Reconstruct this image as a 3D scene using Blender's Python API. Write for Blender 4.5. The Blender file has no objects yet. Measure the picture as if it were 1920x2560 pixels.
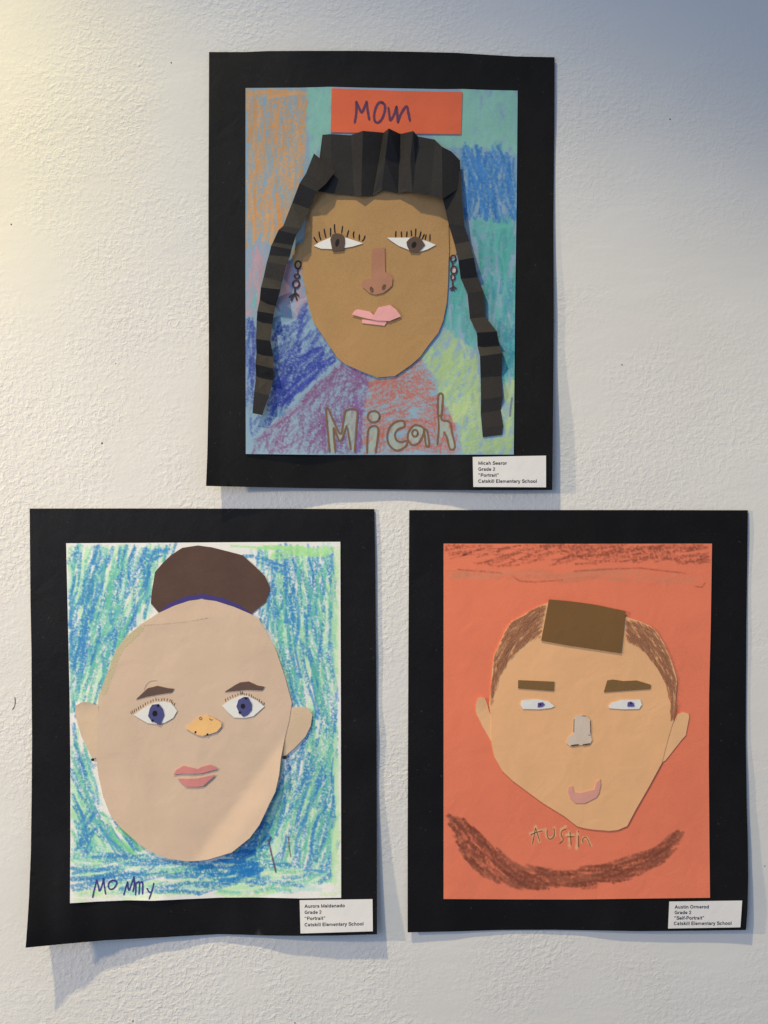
import bpy, math, random
import numpy as np
from mathutils import Vector, Quaternion
from mathutils.geometry import delaunay_2d_cdt

random.seed(7)
rng = np.random.default_rng(7)
scene = bpy.context.scene
COL = scene.collection

# ------------------------------------------------------------------ camera
S = 0.0003365            # metres on the wall per photograph pixel
DCAM = 0.90              # camera to wall
cam_d = bpy.data.cameras.new('camera')
cam = bpy.data.objects.new('camera', cam_d)
COL.objects.link(cam)
cam.location = (0, -DCAM, 0)
cam.rotation_euler = (math.radians(90), 0, 0)
cam_d.sensor_fit = 'VERTICAL'
cam_d.sensor_height = 36
cam_d.lens = 36 * DCAM / (2560 * S)
cam_d.clip_start = 0.01
cam_d.clip_end = 50
scene.camera = cam

# ------------------------------------------------------------------ light
world = bpy.data.worlds.new('World')
scene.world = world
world.use_nodes = True
bg = world.node_tree.nodes['Background']
bg.inputs['Color'].default_value = (0.59, 0.732, 1.0, 1)
bg.inputs['Strength'].default_value = 0.264

def aim(o, target):
    d = Vector(target) - o.location
    o.rotation_euler = d.to_track_quat('-Z', 'Y').to_euler()

def spot(name, loc, target, watts, color, angle, blend, radius, wide=1.0, roll=0.0):
    l = bpy.data.lights.new(name, 'SPOT')
    l.energy = watts; l.color = color
    l.spot_size = math.radians(angle); l.spot_blend = blend
    l.shadow_soft_size = radius
    o = bpy.data.objects.new(name, l)
    COL.objects.link(o); o.location = loc
    q = (Vector(target) - Vector(loc)).to_track_quat('-Z', 'Y') @ Quaternion((0, 0, 1), roll)
    o.rotation_euler = q.to_euler(); o.scale = (wide, 1, 1)      # beam stretched oblong to shape the shade edge above its pool
    return o

# track spot high above and to the left of the pictures
spot('track_spot', (-1.116, -1.20, 2.694), (-0.102, 0, -0.653), 332, (1.0, 0.82, 0.466), 20.0, 0.413, 0.055, 3.716, 0.45)
# second gallery spot further out to the left
spot('side_spot', (-1.539, -0.615, 0.234), (-0.056, 0, -0.50), 59.1, (1.0, 0.804, 0.521), 56.7, 0.616, 0.035)
# third, yellower spot grazing the upper left of the wall
spot('corner_spot', (-1.133, -0.67, 0.422), (-0.57, 0, 0.364), 18.2, (1.0, 0.75, 0.07), 33.95, 0.662, 0.03)
# daylight from a window on the camera side
wl = bpy.data.lights.new('window_light', 'AREA')
wl.shape = 'RECTANGLE'; wl.size = 1.2; wl.size_y = 1.6
wl.energy = 14.0; wl.color = (0.59, 0.732, 1.0)
wo = bpy.data.objects.new('window_light', wl)
COL.objects.link(wo); wo.location = (-1.3, -2.2, 0.55); aim(wo, (0, 0, 0))

scene.view_settings.view_transform = 'Standard'
scene.view_settings.look = 'None'
scene.view_settings.exposure = 0.07
scene.view_settings.gamma = 1

# ------------------------------------------------------------------ helpers
def P(u, v, h):
    """point on the picture wall: u, v measured on the photograph, h metres off the wall"""
    k = 1 - h / DCAM
    return ((u - 960) * S * k, -h, (1280 - v) * S * k)

def lin(c):
    c = np.asarray(c, float) / 255.0
    return np.where(c <= 0.04045, c / 12.92, ((c + 0.055) / 1.055) ** 2.4)

def alb(rgb, ill):
    return tuple(np.clip(lin(rgb) / np.asarray(ill), 0.004, 0.94))

def crop(ox, oy):
    """points read in a 500 px enlargement of the photograph -> photograph pixels"""
    def f(*pts):
        return [(ox + x / 3.318, oy + y / 3.318) for x, y in pts]
    return f
c1, c2, c3, c4, c5, c6 = crop(500, 100), crop(900, 100), crop(500, 500), crop(900, 500), crop(500, 840), crop(900, 840)
cA, cB, cC, cD, cE, cF = crop(50, 1240), crop(480, 1240), crop(50, 1700), crop(480, 1700), crop(50, 2060), crop(480, 2060)
cG, cH, cI, cJ, cK, cL = crop(980, 1240), crop(1420, 1240), crop(980, 1700), crop(1420, 1700), crop(980, 2060), crop(1420, 2060)

def inside(poly, X, Y):
    X = np.asarray(X, float); Y = np.asarray(Y, float)
    r = np.zeros(X.shape, bool)
    n = len(poly)
    for i in range(n):
        x1, y1 = poly[i]; x2, y2 = poly[(i + 1) % n]
        if y1 == y2: continue
        c = ((y1 > Y) != (y2 > Y)) & (X < (x2 - x1) * (Y - y1) / (y2 - y1) + x1)
        r ^= c
    return r

def ellipse(cx, cy, rx, ry, tilt=0, n=18, wob=0.0):
    t = math.radians(tilt); out = []
    for i in range(n):
        a = 2 * math.pi * i / n
        k = 1 + random.uniform(-wob, wob)
        x, y = rx * k * math.cos(a), ry * k * math.sin(a)
        out.append((cx + x * math.cos(t) - y * math.sin(t), cy + x * math.sin(t) + y * math.cos(t)))
    return out

def smooth_line(pts, n=6):
    if len(pts) < 3: 
        a, b = pts
        return [(a[0] + (b[0] - a[0]) * i / 4, a[1] + (b[1] - a[1]) * i / 4) for i in range(5)]
    out = []
    q = [pts[0]] + list(pts) + [pts[-1]]
    for i in range(1, len(q) - 2):
        p0, p1, p2, p3 = q[i - 1], q[i], q[i + 1], q[i + 2]
        for k in range(n):
            t = k / n
            f = lambda a, b, c, d: 0.5 * (2 * b + (c - a) * t + (2 * a - 5 * b + 4 * c - d) * t * t + (3 * b - a - 3 * c + d) * t ** 3)
            out.append((f(p0[0], p1[0], p2[0], p3[0]), f(p0[1], p1[1], p2[1], p3[1])))
    out.append(pts[-1])
    return out

def tag(o, label=None, cat=None, group=None, kind=None):
    if label: o['label'] = label
    if cat: o['category'] = cat
    if group: o['group'] = group
    if kind: o['kind'] = kind
    return o

def interp(xs, ys, x):
    """smooth profile through control values"""
    x = np.asarray(x, float)
    i = np.clip(np.searchsorted(xs, x) - 1, 0, len(xs) - 2)
    xs = np.asarray(xs, float); ys = np.asarray(ys, float)
    t = np.clip((x - xs[i]) / (xs[i + 1] - xs[i]), 0, 1)
    t = t * t * (3 - 2 * t)
    return ys[i] * (1 - t) + ys[i + 1] * t

# ------------------------------------------------------------------ materials
def nd(nt, t, **kw):
    n = nt.nodes.new(t)
    for k, v in kw.items():
        setattr(n, k, v)
    return n

def paper_mat(name, rgb, rough=0.88, spec=0.25, fleck=0.10, mottle=0.06, bump=0.10, attr=None, fibre=1500, warp=0.3, dust=0.0):
    m = bpy.data.materials.new(name); m.use_nodes = True
    nt = m.node_tree; L = nt.links
    b = nt.nodes['Principled BSDF']
    b.inputs['Roughness'].default_value = rough
    b.inputs['Specular IOR Level'].default_value = spec
    tc = nd(nt, 'ShaderNodeTexCoord')
    n1 = nd(nt, 'ShaderNodeTexNoise'); n1.inputs['Scale'].default_value = fibre; n1.inputs['Detail'].default_value = 3
    n2 = nd(nt, 'ShaderNodeTexNoise'); n2.inputs['Scale'].default_value = 28; n2.inputs['Detail'].default_value = 4
    L.new(tc.outputs['Object'], n1.inputs['Vector']); L.new(tc.outputs['Object'], n2.inputs['Vector'])
    r1 = nd(nt, 'ShaderNodeMapRange'); r1.inputs[1].default_value = 0.3; r1.inputs[2].default_value = 0.7
    r1.inputs[3].default_value = 1 - fleck; r1.inputs[4].default_value = 1 + fleck
    r2 = nd(nt, 'ShaderNodeMapRange'); r2.inputs[1].default_value = 0.3; r2.inputs[2].default_value = 0.7
    r2.inputs[3].default_value = 1 - mottle; r2.inputs[4].default_value = 1 + mottle
    L.new(n1.outputs['Fac'], r1.inputs[0]); L.new(n2.outputs['Fac'], r2.inputs[0])
    mu = nd(nt, 'ShaderNodeMath', operation='MULTIPLY')
    L.new(r1.outputs[0], mu.inputs[0]); L.new(r2.outputs[0], mu.inputs[1])
    mx = nd(nt, 'ShaderNodeMix', data_type='RGBA', blend_type='MULTIPLY')
    mx.inputs[0].default_value = 1.0
    if attr:
        at = nd(nt, 'ShaderNodeAttribute'); at.attribute_name = attr
        L.new(at.outputs['Color'], mx.inputs[6])
    else:
        mx.inputs[6].default_value = (*rgb, 1)
    L.new(mu.outputs[0], mx.inputs[7])
    L.new(mx.outputs[2], b.inputs['Base Color'])
    n3 = nd(nt, 'ShaderNodeTexNoise'); n3.inputs['Scale'].default_value = 42; n3.inputs['Detail'].default_value = 3; n3.inputs['Distortion'].default_value = 0.6
    L.new(tc.outputs['Object'], n3.inputs['Vector'])
    b0 = nd(nt, 'ShaderNodeBump'); b0.inputs['Strength'].default_value = warp; b0.inputs['Distance'].default_value = 0.0016
    L.new(n3.outputs['Fac'], b0.inputs['Height'])
    if dust:
        n4 = nd(nt, 'ShaderNodeTexNoise'); n4.inputs['Scale'].default_value = 330; n4.inputs['Detail'].default_value = 1
        L.new(tc.outputs['Object'], n4.inputs['Vector'])
        r4 = nd(nt, 'ShaderNodeMapRange'); r4.inputs[1].default_value = 0.74; r4.inputs[2].default_value = 0.82; r4.inputs[4].default_value = dust
        L.new(n4.outputs['Fac'], r4.inputs[0])
        mz = nd(nt, 'ShaderNodeMix', data_type='RGBA'); mz.inputs[7].default_value = (0.16, 0.15, 0.14, 1)
        L.new(r4.outputs[0], mz.inputs[0]); L.new(mx.outputs[2], mz.inputs[6]); L.new(mz.outputs[2], b.inputs['Base Color'])
    bp = nd(nt, 'ShaderNodeBump'); bp.inputs['Strength'].default_value = bump; bp.inputs['Distance'].default_value = 0.0004
    L.new(b0.outputs['Normal'], bp.inputs['Normal'])
    L.new(n1.outputs['Fac'], bp.inputs['Height']); L.new(bp.outputs['Normal'], b.inputs['Normal'])
    return m

def crayon_mat(name, rgb, cover=0.7, scale=1300, soft=0.08):
    """wax or pencil line that catches only the tooth of the paper"""
    m = bpy.data.materials.new(name); m.use_nodes = True
    nt = m.node_tree; L = nt.links
    b = nt.nodes['Principled BSDF']; out = nt.nodes['Material Output']
    b.inputs['Base Color'].default_value = (*rgb, 1); b.inputs['Roughness'].default_value = 0.7
    b.inputs['Specular IOR Level'].default_value = 0.2
    tc = nd(nt, 'ShaderNodeTexCoord')
    n = nd(nt, 'ShaderNodeTexNoise'); n.inputs['Scale'].default_value = scale; n.inputs['Detail'].default_value = 2
    L.new(tc.outputs['Object'], n.inputs['Vector'])
    th = 0.5 + (0.5 - cover) * 0.45
    r = nd(nt, 'ShaderNodeMapRange'); r.inputs[1].default_value = th - soft; r.inputs[2].default_value = th + soft
    L.new(n.outputs['Fac'], r.inputs[0])
    tr = nd(nt, 'ShaderNodeBsdfTransparent'); mix = nd(nt, 'ShaderNodeMixShader')
    L.new(r.outputs[0], mix.inputs[0]); L.new(tr.outputs[0], mix.inputs[1]); L.new(b.outputs[0], mix.inputs[2])
    L.new(mix.outputs[0], out.inputs['Surface'])
    return m

# ------------------------------------------------------------------ mesh builders
class Art:
    """one mounted picture: an Empty on the wall and the relief of its warped card"""
    def __init__(self, name, cu, cv, relief, label):
        self.o = bpy.data.objects.new(name, None)
        COL.objects.link(self.o)
        self.o.empty_display_size = 0.02
        self.o.location = P(cu, cv, 0)
        self.base = np.array(self.o.location)
        self.relief = relief                       # millimetres off the wall
        tag(self.o, label, 'artwork', 'paper portraits hung on the white wall')
    def H(self, u, v):
        return self.relief(np.asarray(u, float), np.asarray(v, float)) * 0.001

def place(art, uv, h):
    uv = np.asarray(uv, float); h = np.asarray(h, float)
    k = 1 - h / DCAM
    co = np.stack([(uv[:, 0] - 960) * S * k, -h, (1280 - uv[:, 1]) * S * k], 1)
    return co - art.base

def link(name, me, mat, parent):
    o = bpy.data.objects.new(name, me)
    COL.objects.link(o)
    if mat: me.materials.append(mat)
    o.parent = parent
    return o

def sheet(name, outline, lift, mat, art, parent=None, thick=0.35, grid=26, extra=None):
    """a cut piece of paper that follows the warp of the picture; lift and thick in mm"""
    pts = []
    n = len(outline)
    for i in range(n):
        a, b = outline[i], outline[(i + 1) % n]
        k = max(1, int(math.dist(a, b) / grid))
        for j in range(k):
            pts.append((a[0] + (b[0] - a[0]) * j / k, a[1] + (b[1] - a[1]) * j / k))
    m = len(pts)
    arr = np.array(pts)
    u0, v0 = arr.min(0); u1, v1 = arr.max(0)
    gu, gv = np.meshgrid(np.arange(u0 + grid / 2, u1, grid), np.arange(v0 + grid / 2, v1, grid))
    gu = gu.ravel(); gv = gv.ravel()
    if len(gu):
        ok = inside(outline, gu, gv)
        for q in range(len(gu)):
            if ok[q] and np.min((arr[:, 0] - gu[q]) ** 2 + (arr[:, 1] - gv[q]) ** 2) > (grid * 0.35) ** 2:
                pts.append((gu[q], gv[q]))
    edges = [(i, (i + 1) % m) for i in range(m)]
    vs, es, fs, *_ = delaunay_2d_cdt([Vector(p) for p in pts], edges, [], 1, 1e-4)
    uv = np.array([(v.x, v.y) for v in vs])
    h = art.H(uv[:, 0], uv[:, 1]) + lift * 0.001
    if extra is not None:
        h = h + extra(uv[:, 0], uv[:, 1]) * 0.001
    front = place(art, uv, h); back = place(art, uv, h - thick * 0.001)
    N = len(uv)
    verts = list(map(tuple, front)) + list(map(tuple, back))
    faces = []; cnt = {}
    for f in fs:
        f = list(f)
        a, b, c = uv[f[0]], uv[f[1]], uv[f[2]]
        if (b[0] - a[0]) * (c[1] - a[1]) - (b[1] - a[1]) * (c[0] - a[0]) > 0:
            f = f[::-1]
        faces.append(tuple(f))
        for i in range(len(f)):
            e = (f[i], f[(i + 1) % len(f)])
            cnt[e] = 1
    nf = len(faces)
    faces += [tuple(i + N for i in reversed(f)) for f in faces[:nf]]
    for (a, b) in list(cnt):
        if (b, a) not in cnt:
            k = len(verts)
            verts += [tuple(front[a]), tuple(front[b]), tuple(back[b]), tuple(back[a])]
            faces.append((k, k + 3, k + 2, k + 1))
    me = bpy.data.meshes.new(name)
    me.from_pydata(verts, [], faces)
    me.polygons.foreach_set('use_smooth', [i < 2 * nf for i in range(len(faces))])
    me.update()
    return link(name, me, mat, parent or art.o)

def ribbon(name, lines, width, lift, mat, art, parent=None, smooth=True, jit=0.12, extra=None):
    """flat ink or crayon lines lying on the paper"""
    verts, faces = [], []
    for ln in lines:
        p = smooth_line(ln) if smooth else ln
        p = [q for i, q in enumerate(p) if i == 0 or math.dist(q, p[i - 1]) > 0.15]
        if len(p) < 2: continue
        w = width * 0.5
        n = len(p); k0 = len(verts)
        q = []
        for i in range(n):
            a = p[max(0, i - 1)]; b = p[min(n - 1, i + 1)]
            dx, dy = b[0] - a[0], b[1] - a[1]; l = math.hypot(dx, dy) or 1
            ww = w * (1 + random.uniform(-jit, jit))
            if i in (0, n - 1): ww *= 0.7
            q.append((p[i][0] - dy / l * ww, p[i][1] + dx / l * ww))
            q.append((p[i][0] + dy / l * ww, p[i][1] - dx / l * ww))
        for (i, s) in ((0, -1), (n - 1, 1)):      # rounded tips
            a = p[0 if i == 0 else n - 2]; b = p[1 if i == 0 else n - 1]
            l = math.dist(a, b) or 1
            q.append((p[i][0] + s * (b[0] - a[0]) / l * w * 0.8, p[i][1] + s * (b[1] - a[1]) / l * w * 0.8))
        qa = np.array(q)
        hh = art.H(qa[:, 0], qa[:, 1]) + lift * 0.001
        if extra is not None: hh = hh + extra(qa[:, 0], qa[:, 1]) * 0.001
        verts += list(map(tuple, place(art, qa, hh)))
        for i in range(n - 1):
            faces.append((k0 + 2 * i, k0 + 2 * i + 2, k0 + 2 * i + 3, k0 + 2 * i + 1))
        faces.append((k0, k0 + 1, k0 + 2 * n))
        faces.append((k0 + 2 * n - 1, k0 + 2 * n - 2, k0 + 2 * n + 1))
    # face the room
    va = np.array(verts)
    fixed = []
    for f in faces:
        a, b, c = va[f[0]], va[f[1]], va[f[2]]
        fixed.append(f if np.cross(b - a, c - a)[1] < 0 else tuple(reversed(f)))
    me = bpy.data.meshes.new(name); me.from_pydata(verts, [], fixed); me.update()
    return link(name, me, mat, parent or art.o)

def folded_strip(name, rows, mat, art, parent=None, thick=0.35, across=1):
    """accordion-folded paper: rows of (end_a, end_b, height in mm); sharp folds"""
    front = []
    for a, b, h in rows:
        ha, hb = (h if isinstance(h, tuple) else (h, h))
        for j in range(across + 1):
            t = j / across
            u, v = a[0] + (b[0] - a[0]) * t, a[1] + (b[1] - a[1]) * t
            front.append((u, v, float(art.H(u, v)) + 0.001 * (ha + (hb - ha) * t)))
    fa = np.array(front)
    co = place(art, fa[:, :2], fa[:, 2]); bk = place(art, fa[:, :2], fa[:, 2] - thick * 0.001)
    N = len(fa); verts = list(map(tuple, co)) + list(map(tuple, bk)); faces = []
    w = across + 1
    for i in range(len(rows) - 1):
        for j in range(across):
            f = (i * w + j, (i + 1) * w + j, (i + 1) * w + j + 1, i * w + j + 1)
            faces.append(f); faces.append(tuple(k + N for k in reversed(f)))
    rim = [j for j in range(w)] + [i * w + across for i in range(1, len(rows))] + \
          [(len(rows) - 1) * w + j for j in range(across - 1, -1, -1)] + [i * w for i in range(len(rows) - 2, 0, -1)]
    for i in range(len(rim)):
        a, b = rim[i], rim[(i + 1) % len(rim)]
        faces.append((a, b, b + N, a + N))
    me = bpy.data.meshes.new(name); me.from_pydata(verts, [], faces); me.update()
    import bmesh
    bm = bmesh.new(); bm.from_mesh(me); bmesh.ops.recalc_face_normals(bm, faces=bm.faces); bm.to_mesh(me); bm.free()
    return link(name, me, mat, parent or art.o)

# ------------------------------------------------------------------ crayon drawing
class Canvas:
    def __init__(self, u0, v0, u1, v1, step, base, soft=1.6, clump=0.5, op=1.0, gain=1.0):
        self.gain = gain
        self.u0, self.v0, self.step = u0, v0, step
        self.w = int((u1 - u0) / step) + 2; self.h = int((v1 - v0) / step) + 2
        self.a = np.ones((self.h, self.w, 3)) * np.asarray(base, float)
        n = rng.random((self.h, self.w))
        b = (2 * n + np.roll(n, 1, 0) + np.roll(n, 1, 1) + np.roll(n, -1, 0) + np.roll(n, -1, 1)) / 6
        c = b.copy()                                   # wider clumps of wax
        for k in range(2):
            c = (c + np.roll(c, 1, 0) + np.roll(c, 1, 1) + np.roll(c, -1, 0) + np.roll(c, -1, 1)) / 5
        b = b + clump * (c - c.mean()) / c.std() * b.std()
        self.tooth = np.empty(b.size)
        self.tooth[np.argsort(b.ravel())] = np.linspace(0, 1, b.size)
        self.tooth = self.tooth.reshape(b.shape)
        self.soft = soft; self.op = op
    def stroke(self, pts, width, col, press, op=0.9):
        st = self.step
        p = (np.array(pts, float) - (self.u0, self.v0)) / st
        w = width / st * 0.5
        x0, y0 = np.floor(p.min(0) - w - 2).astype(int); x1, y1 = np.ceil(p.max(0) + w + 3).astype(int)
        x0, y0 = max(x0, 0), max(y0, 0); x1, y1 = min(x1, self.w), min(y1, self.h)
        if x1 <= x0 or y1 <= y0: return
        Y, X = np.mgrid[y0:y1, x0:x1]
        d = np.full(X.shape, 1e9); sd = np.zeros(X.shape)
        for i in range(len(p) - 1):
            a, b = p[i], p[i + 1]; ab = b - a; L2 = max(ab @ ab, 1e-6)
            t = np.clip(((X - a[0]) * ab[0] + (Y - a[1]) * ab[1]) / L2, 0, 1)
            dd = np.hypot(X - a[0] - t * ab[0], Y - a[1] - t * ab[1])
            cr = (ab[0] * (Y - a[1]) - ab[1] * (X - a[0])) / math.sqrt(L2)
            sd = np.where(dd < d, cr, sd); d = np.minimum(d, dd)
        edge = np.clip(w - d + 0.5, 0, 1)
        lanes = rng.uniform(-0.32, 0.22, 6)            # streaks along the stroke
        pr = press * self.gain + np.interp(sd, np.linspace(-w, w, 6), lanes) - 0.15 * np.clip(d / max(w, 0.5), 0, 1) ** 2
        g = np.clip((self.tooth[y0:y1, x0:x1] - (1 - pr)) * self.soft + 0.5, 0, 1)
        al = (op * self.op * edge * g)[..., None]
        self.a[y0:y1, x0:x1] = self.a[y0:y1, x0:x1] * (1 - al) + np.asarray(col, float) * al
    def hatch(self, poly, angle, spread, length, width, col, press, density=1.0, over=2.0, op=0.85, bend=0.06, vary=14):
        poly = [tuple(p) for p in poly]
        pa = np.array(poly); lo, hi = pa.min(0), pa.max(0)
        x, y = pa[:, 0], pa[:, 1]
        area = abs(np.dot(x, np.roll(y, -1)) - np.dot(y, np.roll(x, -1))) / 2
        n = int(density * area / (length * width)) + 1
        q = lo + rng.random((n * 4, 2)) * (hi - lo)
        q = q[inside(poly, q[:, 0], q[:, 1])][:n]
        for c in q:
            an = angle(c[0], c[1]) if callable(angle) else angle
            an = math.radians(an + rng.normal(0, spread))
            L = length * rng.uniform(0.5, 1.35)
            dx, dy = math.cos(an), -math.sin(an)
            t = np.linspace(-L / 2, L / 2, 15)
            bn = rng.normal(0, bend) * L
            off = bn * (1 - (2 * t / L) ** 2)
            px = c[0] + dx * t - dy * off; py = c[1] + dy * t + dx * off
            ok = inside(poly, px, py)
            i = j = 7
            while i > 0 and ok[i - 1]: i -= 1
            while j < 14 and ok[j + 1]: j += 1
            if j - i < 2: continue
            ln = np.stack([px[i:j + 1], py[i:j + 1]], 1)[::2 if j - i > 4 else 1]
            e = rng.uniform(-over, over)
            ln[0] -= np.array([dx, dy]) * e; ln[-1] += np.array([dx, dy]) * e
            cc = np.asarray(col, float) + rng.normal(0, vary / 3, 1)
            self.stroke(ln, width * rng.uniform(0.7, 1.3), cc, min(1, press * rng.uniform(0.75, 1.2)), op)
    def sample(self, u, v):
        x = np.clip((u - self.u0) / self.step, 0, self.w - 1.001); y = np.clip((v - self.v0) / self.step, 0, self.h - 1.001)
        xi = x.astype(int); yi = y.astype(int); fx = (x - xi)[..., None]; fy = (y - yi)[..., None]
        A = self.a
        return (A[yi, xi] * (1 - fx) + A[yi, xi + 1] * fx) * (1 - fy) + (A[yi + 1, xi] * (1 - fx) + A[yi + 1, xi + 1] * fx) * fy

def edge_at(pts, t):
    p = np.array(pts, float)
    s = np.concatenate([[0], np.cumsum(np.hypot(*np.diff(p, axis=0).T))]); s /= s[-1]
    return np.stack([np.interp(t, s, p[:, 0]), np.interp(t, s, p[:, 1])], -1)

def drawn_sheet(name, top, right, bottom, left, lift, canvas, ill, mat, art, step=1.5, thick=0.4, extra=None):
    """a whole sheet of drawing paper (edges traced left-to-right / top-to-bottom) with its crayon colour"""
    nu = int(math.dist(top[0], top[-1]) / step); nv = int(math.dist(left[0], left[-1]) / step)
    s = np.linspace(0, 1, nu); t = np.linspace(0, 1, nv)
    T, B = edge_at(top, s), edge_at(bottom, s); Lf, R = edge_at(left, t), edge_at(right, t)
    s_, t_ = s[None, :, None], t[:, None, None]
    uv = (1 - t_) * T[None] + t_ * B[None] + (1 - s_) * Lf[:, None] + s_ * R[:, None] \
        - ((1 - s_) * (1 - t_) * np.array(top[0]) + s_ * (1 - t_) * np.array(top[-1]) + (1 - s_) * t_ * np.array(bottom[0]) + s_ * t_ * np.array(bottom[-1]))
    U, V = uv[..., 0].ravel(), uv[..., 1].ravel()
    h = art.H(U, V) + lift * 0.001
    if extra is not None: h = h + extra(U, V) * 0.001
    co = place(art, np.stack([U, V], 1), h)
    idx = np.arange(nu * nv).reshape(nv, nu)
    q = np.stack([idx[:-1, :-1], idx[1:, :-1], idx[1:, 1:], idx[:-1, 1:]], -1).reshape(-1, 4)
    rim = np.concatenate([idx[0, :-1], idx[:-1, -1], idx[-1, :0:-1], idx[:0:-1, 0]])
    k = len(rim); n0 = nu * nv
    rc = co[rim]; rb = rc.copy(); rb[:, 1] += thick * 0.001
    allco = np.concatenate([co, rc, rb])
    a = np.arange(k); b = (a + 1) % k
    side = np.stack([n0 + a, n0 + b, n0 + k + b, n0 + k + a], -1)
    q = np.concatenate([q, side])
    me = bpy.data.meshes.new(name)
    me.vertices.add(len(allco)); me.vertices.foreach_set('co', allco.ravel())
    me.loops.add(q.size); me.loops.foreach_set('vertex_index', q.ravel().astype(np.int32))
    me.polygons.add(len(q)); me.polygons.foreach_set('loop_start', np.arange(0, q.size, 4, dtype=np.int32))
    sm = np.ones(len(q), bool); sm[-k:] = False
    me.polygons.foreach_set('use_smooth', sm)
    me.update(calc_edges=True)
    c = canvas.sample(U, V)
    c = lin(np.clip(c, 0, 255)) / np.asarray(ill)
    c = np.clip(c, 0.004, 0.92)
    c = np.concatenate([c, c[rim], c[rim]])
    at = me.color_attributes.new('crayon', 'FLOAT_COLOR', 'POINT')
    at.data.foreach_set('color', np.concatenate([c, np.ones((len(c), 1))], 1).ravel().astype(np.float32))
    return link(name, me, mat, art.o)

def waves(seed, amp, k1=0.006, k2=0.009):
    r = random.Random(seed); ph = [r.uniform(0, 6.28) for _ in range(4)]
    return lambda u, v: amp * (np.sin(u * k1 + ph[0]) * np.sin(v * k2 + ph[1]) + 0.5 * np.sin(u * 0.011 + v * 0.004 + ph[2]) + 0.4 * np.sin(v * 0.017 + ph[3]))

# ------------------------------------------------------------------ wall
def wall_mat():
    m = bpy.data.materials.new('painted_plaster'); m.use_nodes = True
    nt = m.node_tree; L = nt.links; b = nt.nodes['Principled BSDF']
    b.inputs['Roughness'].default_value = 0.62; b.inputs['Specular IOR Level'].default_value = 0.3
    tc = nd(nt, 'ShaderNodeTexCoord')
    def noise(scale, detail, rough=0.5, dist=0.0, stretch=None):
        n = nd(nt, 'ShaderNodeTexNoise'); n.inputs['Scale'].default_value = scale
        n.inputs['Detail'].default_value = detail; n.inputs['Roughness'].default_value = rough
        n.inputs['Distortion'].default_value = dist
        if stretch:
            mp = nd(nt, 'ShaderNodeMapping'); mp.inputs['Scale'].default_value = stretch[0]
            mp.inputs['Rotation'].default_value = stretch[1]
            L.new(tc.outputs['Object'], mp.inputs['Vector']); L.new(mp.outputs[0], n.inputs['Vector'])
        else:
            L.new(tc.outputs['Object'], n.inputs['Vector'])
        return n.outputs['Fac']
    def rng_(x, a, b_, c, d, clamp=True, smooth=False):
        r = nd(nt, 'ShaderNodeMapRange'); r.clamp = clamp
        if smooth: r.interpolation_type = 'SMOOTHSTEP'
        for i, q in enumerate((a, b_, c, d)): r.inputs[i + 1].default_value = q
        L.new(x, r.inputs[0]); return r.outputs[0]
    def op(o, x, y):
        n = nd(nt, 'ShaderNodeMath', operation=o)
        for i, q in enumerate((x, y)):
            if isinstance(q, (int, float)): n.inputs[i].default_value = q
            else: L.new(q, n.inputs[i])
        return n.outputs[0]
    peel = rng_(noise(255, 2.2, 0.5, 0.6), 0.40, 0.66, 0, 1, smooth=True)
    fine = noise(800, 3, 0.6)
    stip = rng_(noise(170, 2, 0.5, 0.3, ((1, 1, 1.5), (0, 0.5, 0))), 0.42, 0.7, 0, 1, smooth=True)
    patch = rng_(noise(7.5, 3, 0.55), 0.36, 0.60, 0.12, 1.0, smooth=True)
    sep = nd(nt, 'ShaderNodeSeparateXYZ'); L.new(tc.outputs['Object'], sep.inputs[0])
    side = rng_(sep.outputs['X'], -0.05, 0.32, 1.0, 0.5, smooth=True)      # rougher rolled paint towards the left
    trowel = noise(16, 3, 0.5, 0.4, ((1, 1, 2.2), (0, 0.35, 0)))
    h = op('ADD', op('MULTIPLY', peel, 0.75), op('MULTIPLY', stip, 0.55))
    h = op('ADD', h, op('MULTIPLY', fine, 0.16))
    h = op('MULTIPLY', op('MULTIPLY', h, patch), side)
    h = op('ADD', h, op('MULTIPLY', trowel, 2.0))
    bits = rng_(noise(95, 1, 0.4), 0.77, 0.83, 0, 1.3, smooth=True)          # stray plaster crumbs
    h = op('ADD', h, bits)
    bp = nd(nt, 'ShaderNodeBump'); bp.inputs['Strength'].default_value = 0.62; bp.inputs['Distance'].default_value = 0.00042
    L.new(h, bp.inputs['Height']); L.new(bp.outputs['Normal'], b.inputs['Normal'])
    tint = rng_(noise(5, 4, 0.55), 0.35, 0.65, 0, 1)
    mx = nd(nt, 'ShaderNodeMix', data_type='RGBA'); L.new(tint, mx.inputs[0])
    mx.inputs[6].default_value = (0.80, 0.785, 0.765, 1); mx.inputs[7].default_value = (0.84, 0.83, 0.815, 1)
    L.new(mx.outputs[2], b.inputs['Base Color'])
    return m

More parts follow.
